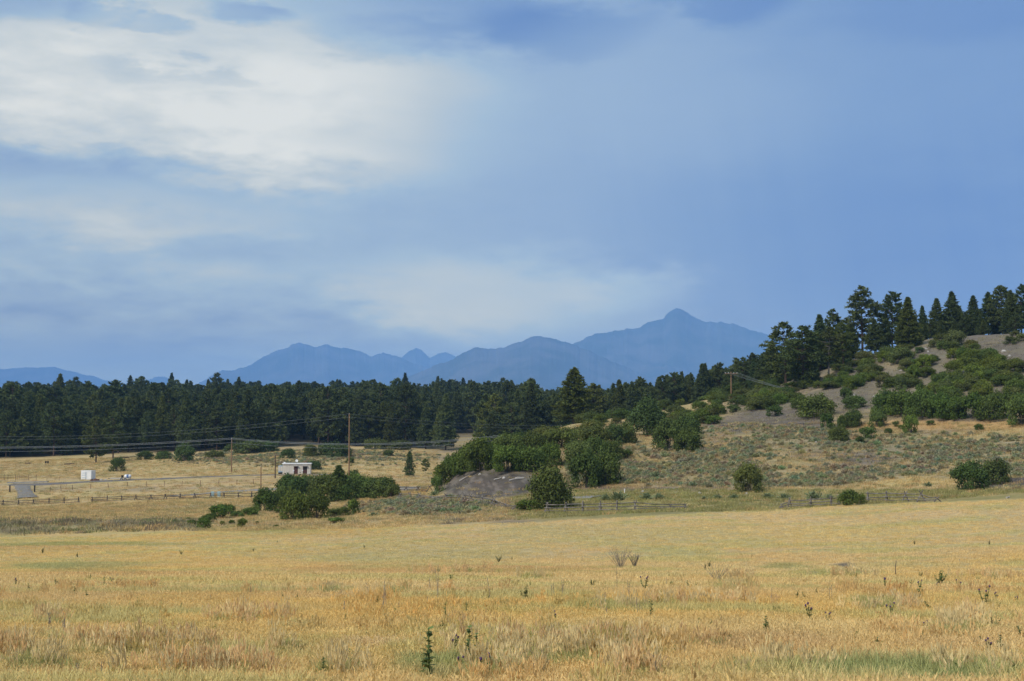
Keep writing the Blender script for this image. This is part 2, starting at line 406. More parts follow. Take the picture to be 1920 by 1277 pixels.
M['concrete'] = simple('concrete', (0.50, 0.49, 0.47), (0.41, 0.40, 0.385), 3)
M['blue'] = simple('blue_paint', (0.12, 0.20, 0.38), (0.09, 0.15, 0.30), 3, rough=.5)
M['rust'] = simple('rusty_scrap', (0.17, 0.075, 0.045), (0.07, 0.04, 0.03), 4)
M['log'] = simple('bleached_log', (0.46, 0.42, 0.37), (0.33, 0.29, 0.25), 3, stretch=(.4, 1, 1))
M['rock'] = simple('pale_rock', (0.50, 0.46, 0.41), (0.36, 0.33, 0.30), 2, bump=.5)
M['gravel'] = simple('gravel', (0.235, 0.215, 0.19), (0.18, 0.165, 0.145), 0.8, bump=.3)
M['gravel_dark'] = simple('dark_gravel', (0.185, 0.165, 0.145), (0.135, 0.12, 0.105), 0.8, bump=.3)
M['asphalt'] = simple('worn_asphalt', (0.26, 0.245, 0.225), (0.21, 0.20, 0.185), 0.5)

# ground: colour zones carried by the sheet, broken up by procedural grain
gm, nt, b = newmat('ground', 0.95)
ca = nt.nodes.new('ShaderNodeAttribute'); ca.attribute_name = 'Col'
g1 = tnoise(nt, 0.9, 6, 0.65, 'Position'); g2 = tnoise(nt, 6.0, 5, 0.7, 'Position'); g3 = tnoise(nt, 0.12, 4, 0.55, 'Position')
c = mixc(nt, 1.0, ca.outputs['Color'], mixc(nt, maprange(nt, g1, .3, .7, 0, 1), (0.80, 0.78, 0.74), (1.18, 1.18, 1.18)), 'MULTIPLY')
c = mixc(nt, 1.0, c, mixc(nt, maprange(nt, g2, .3, .7, 0, 1), (0.78, 0.76, 0.72), (1.2, 1.2, 1.2)), 'MULTIPLY')
c = mixc(nt, 1.0, c, mixc(nt, maprange(nt, g3, .35, .65, 0, 1), (0.93, 0.97, 0.93), (1.07, 1.03, 1.05)), 'MULTIPLY')
nt.links.new(c, b.inputs['Base Color'])
bp = nt.nodes.new('ShaderNodeBump'); bp.inputs['Strength'].default_value = 0.6; bp.inputs['Distance'].default_value = 0.12
nt.links.new(g2, bp.inputs['Height']); nt.links.new(bp.outputs[0], b.inputs['Normal'])
M['ground'] = gm

# ------------------------------------------------------------------ ground sheet
C_STRAW = np.array([0.500, 0.378, 0.172]); C_GOLD = np.array([0.510, 0.362, 0.145]); C_PINK = np.array([0.490, 0.365, 0.200])
C_RED = np.array([0.400, 0.225, 0.095]); C_GREEN = np.array([0.300, 0.280, 0.110]); C_PALEG = np.array([0.420, 0.345, 0.165])
C_SHALE = np.array([0.168, 0.144, 0.121]); C_SAGE = np.array([0.315, 0.272, 0.165]); C_DIRT = np.array([0.330, 0.260, 0.175])
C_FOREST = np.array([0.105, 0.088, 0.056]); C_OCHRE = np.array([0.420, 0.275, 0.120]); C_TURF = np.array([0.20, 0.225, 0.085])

def ell(px, py, cx, cy, rx, ry, soft=0.5):
    d = np.sqrt(((px - cx) / rx) ** 2 + ((py - cy) / ry) ** 2)
    return np.clip((1 - d) / soft, 0, 1)
# patches of grass colour read from the photograph: (px, py, rx, ry, colour, strength)
PATCH = [
 (150, 1063, 170, 11, np.array([.27, .27, .13]), .6), (250, 1076, 330, 7, C_RED, .55), (850, 1068, 420, 10, C_RED, .65),
 (770, 1040, 360, 26, C_PALEG, .75), (1100, 1000, 330, 22, C_PALEG, .7), (640, 1000, 200, 8, C_OCHRE, .5),
 (120, 1020, 260, 5, C_GREEN, .8), (60, 1028, 200, 6, C_OCHRE, .7), (520, 995, 120, 6, C_GREEN, .6), (420, 1006, 200, 5, C_OCHRE, .5),
 (1560, 1072, 110, 10, C_GREEN, .8), (1470, 1062, 60, 5, C_TURF, .5), (1700, 1060, 130, 6, C_PALEG, .8), (1585, 1060, 22, 4, C_SHALE, .9),
 (1640, 1140, 55, 22, C_GREEN, .8), (1370, 1100, 34, 12, C_GREEN, .8), (1800, 1190, 40, 16, C_GREEN, .7),
 (1700, 1268, 240, 26, C_TURF, .85), (830, 1268, 120, 26, C_TURF, .8), (1100, 1235, 180, 18, C_GREEN, .7), (55, 1255, 55, 14, C_GREEN, .8),
 (625, 1110, 30, 10, C_GREEN, .8), (1160, 1145, 110, 10, C_GREEN, .6), (1000, 1085, 26, 4, C_GREEN, .7), (560, 1185, 60, 12, C_PALEG, .6),
 (1440, 1215, 160, 30, C_RED * [.95, 1.15, 1.5], .5), (330, 1185, 80, 14, C_GREEN, .3), (1090, 1200, 220, 20, C_RED, .35), (640, 1268, 60, 14, C_GREEN, .6),
 (370, 1262, 110, 20, C_RED, .6), (300, 1222, 100, 10, C_RED, .4), (1660, 1125, 50, 14, C_RED, .6), (1790, 1165, 40, 20, C_RED, .4), (1860, 1080, 80, 8, C_RED, .5), (1380, 1125, 90, 10, C_RED, .4),
 (1250, 1080, 60, 8, C_PALEG, .7), (700, 1155, 150, 20, C_GOLD, .6), (400, 1130, 200, 14, C_GOLD, .5), (1800, 1220, 120, 14, C_PINK, .6), (700, 1215, 110, 10, C_PINK, .9),
]
def field_color(x, y, px, py):
    n = fbm(x / 9, y / 9, 21); n2 = fbm(x / 3.2, y / 5, 33); n3 = fbm(x / 28, y / 14, 44)
    w = np.clip((n - 0.36) / 0.28, 0, 1)[:, None]; w2 = np.clip((n3 - 0.38) / 0.3, 0, 1)[:, None]
    c = C_STRAW * (1 - w) + C_GOLD * w
    c = c * (1 - 0.6 * w2) + C_PINK * 0.6 * w2
    gn = fbm(x / 7, y / 3.5, 37); gw = (np.clip((gn - .52) / .12, 0, 1) * .62)[:, None]; c = c * (1 - gw) + C_PALEG * np.array([.95, 1.02, .9]) * gw
    for cx, cy, rx, ry, cc, st in PATCH:
        m = ell(px + (n2 - .5) * rx * .6, py + (n - .5) * ry * 1.2, cx, cy, rx, ry)
        m = np.clip(m * (0.35 + 1.2 * n2), 0, 1) * st * (.6 if cc[0] > .38 and cc[1] < .30 else 1)
        c = c * (1 - m[:, None]) + cc * m[:, None]
    return c
def lerpc(c, cc, m): return c * (1 - m[:, None]) + cc * m[:, None]
EDGE_PX = [-800, 0, 340, 420, 560, 700, 850, 1000, 1200, 1450, 1700, 1920, 2700]
EDGE_PY = [1005, 1003, 992, 998, 992, 988, 986, 980, 970, 955, 945, 938, 925]   # far edge of the near field
TREE_PX = [-800, 0, 200, 330, 430, 560, 700, 830, 900]
TREE_PY = [866, 862, 852, 849, 846, 838, 838, 845, 846]                          # meadow / forest boundary
def sage_mask(px, py, D, x, y):           # where sagebrush grows on the slopes
    h = fbm(x / 11, y / 11, 51)
    toe = np.interp(px, [1050, 1200, 1400, 1560, 1750, 1920], [905, 912, 915, 912, 890, 895])
    top = np.interp(px, [1050, 1200, 1330, 1500, 1650, 1800, 1920], [870, 835, 800, 800, 815, 812, 818])
    m = ((px > 1060) & (py < toe) & (py > top) & (D > 195) & (D < 345)).astype(float)
    m = m * np.clip((h - 0.30) / 0.2, 0.15, 1)
    kn = ell(px, py, 560, 858, 300, 20, .6) * (D > 395) * (D < 525)
    return np.clip(m + kn * np.clip((h - .3) / .25, .2, 1) + ell(px, py, 790, 950, 150, 20, .6) * (D < 262) * (D > 185), 0, 1)
def ground_color(x, y, z):
    D = np.hypot(x, y); px, py = to_px(x, np.maximum(y, 1.0), z)
    c = field_color(x, y, px, py)
    n = fbm(x / 6, y / 6, 61); n2 = fbm(x / 18, y / 18, 67); nf = fbm(x / 2.2, y / 2.2, 71)
    edge = np.interp(px, EDGE_PX, EDGE_PY)
    beyond = np.clip((edge - py + (n - .5) * 7) / 4, 0, 1) * (D > 130)
    left = np.clip((800 - px) / 60, 0, 1)
    # left valley floor: pale meadow, mottled
    lv = C_STRAW * 1.0 * (1 - 0.5 * n2[:, None]) + C_PINK * 0.5 * n2[:, None]
    lv = lerpc(lv, C_GREEN, np.clip((n - .55) / .2, 0, 1) * .5)
    nb_ = fbm(x / 40, y / 7, 63)
    lv = lerpc(lv, C_DIRT * .9, np.clip((nb_ - .52) / .15, 0, 1) * .45)
    lv = lerpc(lv, C_OCHRE, np.clip((.45 - nb_) / .15, 0, 1) * .35)
    lv = lerpc(lv, C_DIRT, ell(px, py, 250, 917, 400, 9, .8) * np.clip((n - .3) / .3, 0, 1) * .8)
    lv = lerpc(lv, C_OCHRE, ell(px, py, 560, 902, 200, 9, .8) * .6)
    lv = lerpc(lv, C_OCHRE, ell(px, py, 700, 905, 140, 8, .6) * .5)
    bank = np.clip((np.interp(px, [0, 240, 340, 380], [1004, 996, 985, 970]) - py) / 3, 0, 1) * np.clip((py - np.interp(px, [0, 240, 340, 380], [979, 976, 978, 975])) / 3, 0, 1) * (px < 370)
    lv = lerpc(lv, np.array([.21, .185, .10]), bank * np.clip(-.2 + 2 * n, .1, .9))
    # right slope: thin straw, shale showing through
    rs = C_STRAW * .80 * (1 - .5 * n2[:, None]) + C_DIRT * .5 * n2[:, None]
    rs = lerpc(rs, C_SHALE, np.clip((n2 * .6 + n * .4 - .47) / .12, 0, 1) * .75)
    rs = lerpc(rs, C_OCHRE, np.clip((nf - .55) / .2, 0, 1) * .35)
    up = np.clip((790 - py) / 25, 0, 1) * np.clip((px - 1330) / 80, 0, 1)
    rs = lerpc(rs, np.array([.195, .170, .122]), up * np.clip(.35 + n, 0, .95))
    strip = ((py > 917) & (py < edge)).astype(float) * (D > 140) * np.clip((px - 990) / 50, 0, 1)
    rs = lerpc(rs, np.array([.26, .23, .085]), strip * np.clip(.35 + n, 0, 1) * .9)
    rs = lerpc(rs, C_OCHRE, ell(px, py, 1180, 912, 130, 10, .7) * .6)
    rs = lerpc(rs, C_SHALE, ell(px, py, 1230, 917, 200, 5, .7) * .8)
    rs = lerpc(rs, C_OCHRE * 1.05, ell(px, py, 1760, 797, 260, 12, .5) * .85)
    rs = lerpc(rs, C_STRAW, ell(px, py, 1690, 905, 180, 14, .6) * .9)
    for q in ((1500, 800, 110, 30), (1440, 775, 90, 22), (1600, 740, 60, 40), (1620, 690, 45, 30), (1720, 665, 60, 22), (1860, 640, 110, 26), (1905, 668, 60, 30), (1380, 800, 90, 20), (1560, 830, 70, 18), (1650, 842, 70, 14), (1630, 860, 90, 18), (1760, 850, 50, 16)):
        rs = lerpc(rs, C_SHALE * .88, ell(px, py, *q, .6) * np.clip(.45 + n, 0, 1) * .95)
    rs = lerpc(rs, C_SHALE * .85, ell(px, py, 1890, 905, 75, 16, .4))
    spur = ell(px, py, 915, 908, 118, 30, .25) * (D > 225) * (D < 262)
    rs = lerpc(rs, C_SHALE * .58, spur)
    rs = lerpc(rs, C_SHALE * 1.2, spur * np.clip((fbm(x / .9, y / 4, 73) - .48) / .15, 0, .7))
    c2 = lerpc(lv, rs, np.clip((px - 790) / 50, 0, 1))
    sg = sage_mask(px, py, D, x, y)
    c2 = lerpc(c2, C_SAGE, sg * .72)
    c = lerpc(c, c2, beyond)
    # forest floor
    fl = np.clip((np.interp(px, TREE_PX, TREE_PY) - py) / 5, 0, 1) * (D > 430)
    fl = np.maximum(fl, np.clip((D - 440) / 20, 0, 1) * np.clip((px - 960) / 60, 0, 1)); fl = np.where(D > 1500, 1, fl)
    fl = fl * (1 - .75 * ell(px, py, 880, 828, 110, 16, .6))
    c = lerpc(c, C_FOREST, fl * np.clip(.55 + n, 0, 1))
    return np.clip(c, 0.02, 0.8)

NR, NA = 470, 0
rr = np.concatenate([np.geomspace(0.4, 24, 40), np.geomspace(24.6, 195, 170), np.linspace(196, 420, 170), np.geomspace(423, 1200, 80), np.geomspace(1300, 30000, 22)])
aa = np.concatenate([np.linspace(-180, -24, 56)[:-1], np.linspace(-24, 24, 520), np.linspace(24, 180, 56)[1:-1]])
A_, R_ = np.meshgrid(np.radians(aa), rr)
gx = (R_ * np.sin(A_)); gy = (R_ * np.cos(A_)); gz = H(gx, gy)
V = np.stack([gx.ravel(), gy.ravel(), gz.ravel()], 1)
nc = len(aa); i = np.arange(len(rr) - 1)[:, None] * nc; j = np.arange(nc)[None]; j1 = (j + 1) % nc
Q = np.stack([i + j, i + j1, i + nc + j1, i + nc + j], -1).reshape(-1, 4)
front = V[:, 1] > 2
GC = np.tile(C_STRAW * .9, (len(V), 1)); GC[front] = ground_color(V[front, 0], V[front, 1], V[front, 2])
Q = Q[:, ::-1]
V = np.vstack([V, [[0, 0, -1.65]]]); GC = np.vstack([GC, C_STRAW[None]])
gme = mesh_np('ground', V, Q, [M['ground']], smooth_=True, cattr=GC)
tag(obj('ground', gme), kind='structure')

# ------------------------------------------------------------------ distant mountains
mm, nt, b = newmat('mountain_forest', 0.95)
nn = tnoise(nt, 0.0022, 8, 0.62, 'Position')
nt.links.new(mixc(nt, maprange(nt, nn, .42, .62, 0, 1), (0.035, 0.050, 0.038), (0.10, 0.10, 0.095)), b.inputs['Base Color'])
M['mountain'] = mm
def mountain(name, D, sil, label, foot=5000, seed=1, rough=1.0):
    xs = np.array([p[0] for p in sil], float); ys = np.array([p[1] for p in sil], float)
    px = np.linspace(xs[0], xs[-1], 480); py = np.interp(px, xs, ys)
    py = py + (fbm(px / 11.0, px * 0, seed, 5) - .5) * 6.5 * rough
    nd = 41; V = np.zeros((nd, len(px), 3))
    zr = z_at(py, D); xr = (px - 960) / F * D / CP
    for k in range(nd):
        f = k / (nd - 1)                              # 0 front foot .. 0.7 ridge .. 1 back foot
        if f < .7: q = f / .7; d = -foot * (1 - q); s = q ** 1.25
        else: q = (f - .7) / .3; d = foot * .5 * q; s = (1 - q) ** 1.2
        wob = (fbm(xr / 900 + d / 2500, np.full_like(xr, d / 1400), seed + 5, 5) - .5)
        z = -40 + (zr + 40) * np.clip(s + wob * 0.75 * s * (1 - s) * 2.0, 0, 1)
        V[k, :, 0] = xr * (D + d) / D; V[k, :, 1] = D + d; V[k, :, 2] = np.minimum(z, zr * (D + d) / D - abs(d) * .004)
        if abs(d) < 1: V[k, :, 2] = zr
    k = np.arange(nd - 1)[:, None] * len(px); j = np.arange(len(px) - 1)[None]
    Q = np.stack([k + j, k + j + 1, k + len(px) + j + 1, k + len(px) + j], -1).reshape(-1, 4)
    o = obj(name, mesh_np(name, V.reshape(-1, 3), Q, [M['mountain']], smooth_=True))
    tag(o, label, 'mountain', kind='structure'); return o
mountain('mountain_range', 29000, [(-420, 720), (-150, 700), (0, 690), (8, 693), (48, 688), (75, 690), (105, 688), (130, 696), (160, 702), (200, 712), (230, 719), (260, 721), (290, 708), (310, 707), (330, 718), (380, 735), (430, 770)],
         'low faint blue ridge far behind the pine forest', seed=3, rough=.6)
mountain('mountain_range', 24500, [(310, 775), (345, 738), (385, 712), (400, 703), (420, 693), (435, 695), (460, 688), (500, 667), (540, 650), (560, 643), (575, 645), (590, 650), (615, 647), (640, 652), (680, 658), (697, 668), (720, 662), (740, 665), (755, 672), (800, 690), (870, 720), (950, 760)],
         'pale blue mountain with a broad rounded summit and long left shoulder', seed=8)
mountain('mountain_range', 27500, [(690, 735), (735, 690), (755, 669), (765, 660), (780, 653), (790, 656), (806, 670), (813, 668), (820, 664), (835, 661), (850, 666), (870, 680), (950, 720), (1010, 760)],
         'small pale dome shaped summits between two blue mountains', seed=14, rough=.5)
mountain('mountain_range', 17000, [(640, 765), (690, 732), (750, 712), (800, 692), (850, 673), (880, 656), (895, 651), (930, 655), (960, 646), (1000, 632), (1012, 630), (1040, 636), (1075, 645), (1120, 665), (1200, 700), (1300, 745), (1360, 775)],
         'darker blue wooded ridge in front of the peaked mountain', seed=23)
mountain('mountain_range', 19500, [(960, 760), (1030, 690), (1060, 655), (1090, 638), (1115, 625), (1150, 620), (1200, 615), (1215, 605), (1245, 597), (1250, 588), (1262, 579), (1270, 576), (1285, 582), (1310, 600), (1325, 605), (1345, 604), (1375, 606), (1400, 617), (1440, 628), (1500, 650), (1600, 685), (1800, 720), (2100, 760)],
         'blue mountain with a pointed blocky summit, highest of all', seed=31)

# ------------------------------------------------------------------ haze
hz = MB().box((0, 0, (HTOP - 60) / 2), (68000, 68000, HTOP + 60))
hm = bpy.data.materials.new('haze_air'); hm.use_nodes = True; nt = hm.node_tree; nt.nodes.clear()
pv = nt.nodes.new('ShaderNodeVolumePrincipled'); out = nt.nodes.new('ShaderNodeOutputMaterial')
pv.inputs['Color'].default_value = (0.275, 0.548, 1.0, 1); pv.inputs['Density'].default_value = DENS; pv.inputs['Anisotropy'].default_value = -0.35
nt.links.new(pv.outputs[0], out.inputs['Volume'])
ho = hz.build('haze', hm); tag(ho, 'blue rain haze in the air over the whole valley', 'haze', kind='stuff')

# ------------------------------------------------------------------ plant builders
def quads(C, U, W):
    # leaf quads: centre C, half axes U, W
    V = np.stack([C - U - W * .6, C + U - W, C + U * .8 + W, C - U + W * .7], 1).reshape(-1, 3)
    return V, np.arange(len(C) * 4).reshape(-1, 4)
def rdir(n):
    v = rng.normal(size=(n, 3)); return v / np.linalg.norm(v, axis=1, keepdims=True)

def make_pine(name, h, cbase, wid, kind, needle, bark, dens=1.0):
    """returns (trunk mesh, crown mesh); kind 'cone' or 'round'"""
    mb = MB(); lean = rng.normal(size=2) * h * .012
    zs = np.linspace(0, h * .97, 9); r0 = h * .0165
    P = [(lean[0] * (q / h) ** 2 + (0 if k == 0 else rng.normal() * .04), lean[1] * (q / h) ** 2, q) for k, q in enumerate(zs)]
    mb.tube([(P[0][0], P[0][1], -0.4)] + P, [r0 * 1.25] + [r0 * (1 - .9 * q / h) for q in zs], 7)
    C = []; A = []
    z = cbase
    while z < h * .99:
        t = (z - cbase) / (h - cbase)
        if kind == 'cone': L = wid * ((1 - t) ** .85 * (1 - .35 * max(0, .16 - t) / .16) + .02)
        else: L = wid * (math.sin(math.pi * min(1, (.16 + .84 * t)) ** 1.0) ** .7 * (1.0 if t < .55 else (1 - .35 * (t - .55) / .45)) + .05)
        nb = 7 if kind == 'cone' else 6
        a0 = rng.random() * 6.28
        for b in range(nb):
            if kind == 'round' and rng.random() < .22: continue
            az = a0 + b * 6.28 / nb + rng.normal() * .3; l = L * rng.uniform(.55, 1.15) + .12
            rise = (.35 * t - .12 + rng.normal() * .1) if kind == 'cone' else (.45 * t - .05 + rng.normal() * .14)
            d = np.array([math.cos(az), math.sin(az), rise]); d /= np.linalg.norm(d)
            cx = lean[0] * (z / h) ** 2; cy = lean[1] * (z / h) ** 2
            st = np.array([cx, cy, z + rng.normal() * .12])
            en = st + d * l + np.array([0, 0, .06 * l])
            if l > .5: mb.tube([st, en], [.02 + .018 * l, .012], 3, cap=False)
            nt_ = max(3, int(l * 4.0 * dens))
            for q in range(nt_):
                f = (.28 + .72 * (q + rng.random()) / nt_) if kind == 'cone' else (.38 + .62 * (q + rng.random()) / nt_)
                side = np.array([-d[1], d[0], 0]) * rng.normal() * .20 * l * (1.15 - f)
                C.append(st + d * l * f + side + np.array([0, 0, .05 * l * f + rng.normal() * .10])); A.append(d)
        z += (.42 if kind == 'cone' else .62) * rng.uniform(.75, 1.25) * (h / 16) ** .3 / max(.8, dens ** .5)
    for k in range(10): C.append(np.array([lean[0], lean[1], h * (1 - .03 * rng.random()) + .02 * k])); A.append(np.array([0, 0, 1.0]))
    C = np.array(C); A = np.array(A); n = len(C); per = 8
    CC = np.repeat(C, per, 0); D = rdir(n * per) * .9 + np.repeat(A, per, 0) * .55 + [0, 0, .25]
    D /= np.linalg.norm(D, axis=1, keepdims=True)
    ln = rng.uniform(.30, .56, (n * per, 1)) * (1.0 if kind == 'cone' else 1.22) * (h / 16) ** .35
    S = np.cross(D, rdir(n * per)); S /= np.linalg.norm(S, axis=1, keepdims=True) + 1e-6
    B = CC + rdir(n * per) * .10; T = B + D * ln; w = ln * .36
    V = np.stack([B + S * w * .5, B - S * w * .5, T - S * w * .5, T + S * w * .15], 1).reshape(-1, 3)
    Fq = np.arange(n * per * 4).reshape(-1, 4)
    v = np.repeat(np.repeat(rng.uniform(.72, 1.25, n), per) * rng.uniform(.8, 1.2, n * per), 4)
    return mb.mesh(name + '_trunk', bark), mesh_np(name + '_crown', V, Fq, [needle], attr=v)

def make_bush(name, w, h, leaf, leafmat_, n, stems=7, lumps=16, flat=1.0, cone=False):
    mb = MB(); L = []
    for k in range(lumps):
        a = k * 2.4 + rng.random(); rad = math.sqrt((k + .5) / lumps) * w * .36
        hh = h * (.30 + .42 * (1 - (rad / (w * .5)) ** 2)) * rng.uniform(.75, 1.12)
        if cone: rad *= .95; hh = h * (.22 + .60 * (1 - rad / (w * .40)) ** 1.0) * rng.uniform(.85, 1.1)
        L.append((np.array([math.cos(a) * rad, math.sin(a) * rad, hh]), w * rng.uniform(.13, .21), h * rng.uniform(.15, .26)))
        if k < stems:
            c = L[-1][0]; s = c * [.18, .18, 0]
            mb.tube([(s[0], s[1], -.25), (c[0] * .5 + rng.normal() * .1, c[1] * .5, c[2] * .45), tuple(c)], [.055, .04, .015], 4, cap=False)
    # skirt lumps close to the ground
    for k in range(max(4, lumps // 2)):
        a = k * 6.28 / max(4, lumps // 2) + rng.random() * .4; rad = w * .36
        if rng.random() < .8: L.append((np.array([math.cos(a) * rad, math.sin(a) * rad, h * .17]), w * .15, h * .20))
    wts = np.array([l[1] ** 2 for l in L]); wts /= wts.sum(); idx = rng.choice(len(L), n, p=wts)
    cen = np.array([l[0] for l in L])[idx]; rx = np.array([l[1] for l in L])[idx][:, None]; rz = np.array([l[2] for l in L])[idx][:, None]
    d = rdir(n); rr_ = rng.uniform(.5, 1.08, (n, 1)) ** .6 * np.where(rng.random((n, 1)) < .26, rng.uniform(1.0, 1.6, (n, 1)), 1.0)
    P = cen + d * np.hstack([rx, rx, rz]) * rr_ + rng.normal(size=(n, 3)) * leaf * .5
    P[:, 2] = np.maximum(P[:, 2], leaf * .4)
    nrm = d + rdir(n) * .9; nrm /= np.linalg.norm(nrm, axis=1, keepdims=True)
    U = np.cross(nrm, rdir(n)); U /= np.linalg.norm(U, axis=1, keepdims=True); W = np.cross(nrm, U)
    s = leaf * rng.uniform(.55, 1.15, (n, 1))
    V, Fq = quads(P, U * s * .62, W * s * .42)
    lumpv = rng.uniform(.78, 1.22, len(L))[idx]
    v = np.repeat(lumpv * rng.uniform(.75, 1.25, n), 4)
    return mb.mesh(name + '_stems', M['twig']), mesh_np(name + '_leaves', V, Fq, [leafmat_], attr=v)

def make_sage(name, mat, n=230):
    a = rng.random(n) * 6.28; e = rng.uniform(.15, 1.45, n); r = rng.uniform(.12, .5, n)
    d = np.stack([np.cos(a) * np.cos(e), np.sin(a) * np.cos(e), np.sin(e)], 1)
    bump = .8 + .35 * np.sin(3 * a + rng.random() * 6) * np.cos(e)
    P = d * r[:, None] * [1, 1, .95] * bump[:, None]; D = d + rdir(n) * .45; D /= np.linalg.norm(D, axis=1, keepdims=True)
    S = np.cross(D, rdir(n)); S /= np.linalg.norm(S, axis=1, keepdims=True); ln = rng.uniform(.10, .2, (n, 1))
    T = P + D * ln; w = .028
    V = np.stack([P + S * w, P - S * w, T - S * w, T + S * w * .6], 1).reshape(-1, 3); V[:, 2] = np.maximum(V[:, 2], -.03)
    v = np.repeat(rng.uniform(.72, 1.25, n), 4)
    return mesh_np(name, V, np.arange(n * 4).reshape(-1, 4), [mat], attr=v)

def scatter(name, pts, rot, scl, idx, tint, sources):
    """stuff: instances of the source meshes on given points (geometry nodes)"""
    n = len(pts); me = bpy.data.meshes.new(name); me.vertices.add(n)
    me.vertices.foreach_set('co', np.ascontiguousarray(pts, np.float32).ravel())
    def at(nm, ty, field, a):
        q = me.attributes.new(nm, ty, 'POINT'); q.data.foreach_set(field, np.ascontiguousarray(a).ravel())
    at('rot', 'FLOAT_VECTOR', 'vector', np.asarray(rot, np.float32)); at('scl', 'FLOAT_VECTOR', 'vector', np.asarray(scl, np.float32))
    at('idx', 'INT', 'value', np.asarray(idx, np.int32)); t4 = np.ones((n, 4), np.float32); t4[:, :3] = tint; at('tint', 'FLOAT_COLOR', 'color', t4)
    c = bpy.data.collections.new(name + '_kinds')
    for k, s in enumerate(sources):
        o = bpy.data.objects.new('%s_kind_%02d' % (name, k), s); c.objects.link(o)
    ng = bpy.data.node_groups.new(name, 'GeometryNodeTree')
    ng.interface.new_socket('Geometry', in_out='INPUT', socket_type='NodeSocketGeometry'); ng.interface.new_socket('Geometry', in_out='OUTPUT', socket_type='NodeSocketGeometry')
    N = ng.nodes; gi = N.new('NodeGroupInput'); go = N.new('NodeGroupOutput'); ip = N.new('GeometryNodeInstanceOnPoints'); ci = N.new('GeometryNodeCollectionInfo')
    ci.inputs[0].default_value = c; ci.inputs['Separate Children'].default_value = True; ci.inputs['Reset Children'].default_value = True
    ip.inputs['Pick Instance'].default_value = True
    def na(nm, ty):
        q = N.new('GeometryNodeInputNamedAttribute'); q.data_type = ty; q.inputs[0].default_value = nm; return q.outputs[0]
    ng.links.new(gi.outputs[0], ip.inputs['Points']); ng.links.new(ci.outputs[0], ip.inputs['Instance'])
    ng.links.new(na('idx', 'INT'), ip.inputs['Instance Index']); ng.links.new(na('rot', 'FLOAT_VECTOR'), ip.inputs['Rotation'])
    ng.links.new(na('scl', 'FLOAT_VECTOR'), ip.inputs['Scale']); ng.links.new(ip.outputs[0], go.inputs[0])
    o = obj(name, me); md = o.modifiers.new('scatter', 'NODES'); md.node_group = ng
    return tag(o, kind='stuff')

def plant(name, parts, label, cat, loc, scl, tint, group, rz=None, colorpart=1):
    """one plant: empty at its base with its parts (shared meshes)"""
    t = thing(name, label, cat, tuple(map(float, loc)), rng.random() * 6.28 if rz is None else rz, group)
    t.scale = scl
    for nm, me in parts:
        o = obj(nm, me, t); o.color = (*[float(k) for k in tint], 1)
    return t

# ------------------------------------------------------------------ pines
PINES = []
for k in range(5): PINES.append(make_pine('cone_pine%d' % k, 16, 1.0 + .7 * k % 2.5, 3.9 + .35 * (k % 3), 'cone', M['needle'], M['bark']))
for k in range(5): PINES.append(make_pine('round_pine%d' % k, 16, 2.6 + .7 * (k % 3), 4.5 + .4 * (k % 2), 'round', M['needle'], M['bark']))
OPEN = [make_pine('open_pine%d' % k, 16, 3.5, 4.2, 'round', M['needle'], M['bark'], .8) for k in range(2)]
GREY = make_pine('grey_pine', 13, 5.0, 3.2, 'round', M['needle'], M['bark_grey'], .9)
SPARSE = make_pine('sparse_spruce', 6, .5, 1.7, 'cone', M['needle'], M['bark'], .8)
SMALLP = make_pine('small_pine', 5, 1.6, 1.5, 'round', M['needle'], M['bark_grey'], .9)
def put_pine(px, base, top, kind, label, group=None, width=1.0, tint=(1, 1, 1), D=None, name='pine_tree', lean=0.0):
    P = ground(px, D) if D else hit(px, base)
    hh = (float(z_at(top, P[1])) - P[2]); tr, cr_ = kind
    width *= 1.0 if tr.name[:3] in ('spa', 'sma') else 1.22
    s = hh / {'spa': 6, 'sma': 5, 'gre': 13}.get(tr.name[:3], 16)
    t = plant(name, (('trunk', tr), ('crown', cr_)), label, 'tree', P, (s * width, s * width, s), tint, group)
    t.rotation_euler.y = lean
    return t
HILLG = 'pines along the hill crest'
cone = lambda k: PINES[k % 5]; rnd = lambda k: PINES[5 + k % 5]
YEL = (1.25, 1.2, .8); DK = (.98, 1.0, .95); BL = (.85, .98, 1.05)
put_pine(1472, 702, 607, OPEN[0], 'open crowned pine with a dark bare trunk at the foot of the hill pines', width=1.12, tint=(1.1, 1.1, .95), D=352)
put_pine(1505, 745, 613, rnd(1), 'broad dark pine foliated to the ground beside the open crowned pine', width=1.0, tint=DK, D=338)
put_pine(1537, 702, 592, cone(1), 'slender pointed pine behind the grey trunked pine', tint=BL, D=362, width=.9)
put_pine(1562, 690, 582, OPEN[1], 'pine with a thin ragged top behind the grey trunked pine', tint=(1, 1, 1), D=368, width=.85)
put_pine(1553, 704, 616, GREY, 'pine with a bare pale grey trunk on the hillside', tint=(1.0, .92, .8), D=341, width=1.0)
put_pine(1580, 702, 606, rnd(2), 'yellow green pine beside the grey trunked pine', tint=YEL, D=350, width=.8)
put_pine(1617, 668, 539, OPEN[1], 'tallest pine on the hillside with wide ragged branches', width=.98, D=368)
put_pine(1640, 664, 600, cone(2), 'short dark conifer tucked against the tallest hillside pine', tint=DK, D=362, width=1.1)
put_pine(1595, 668, 608, cone(4), 'short dark conifer between the tallest pine and the yellow green pine', tint=DK, D=366, width=1.1)
put_pine(1673, 650, 550, rnd(3), 'dark round topped pine next to the olive conical tree', tint=DK, D=368, width=.85)
put_pine(1703, 650, 558, cone(0), 'dense olive green conical tree on the hill crest', tint=(1.3, 1.15, .75), D=352, width=1.05)
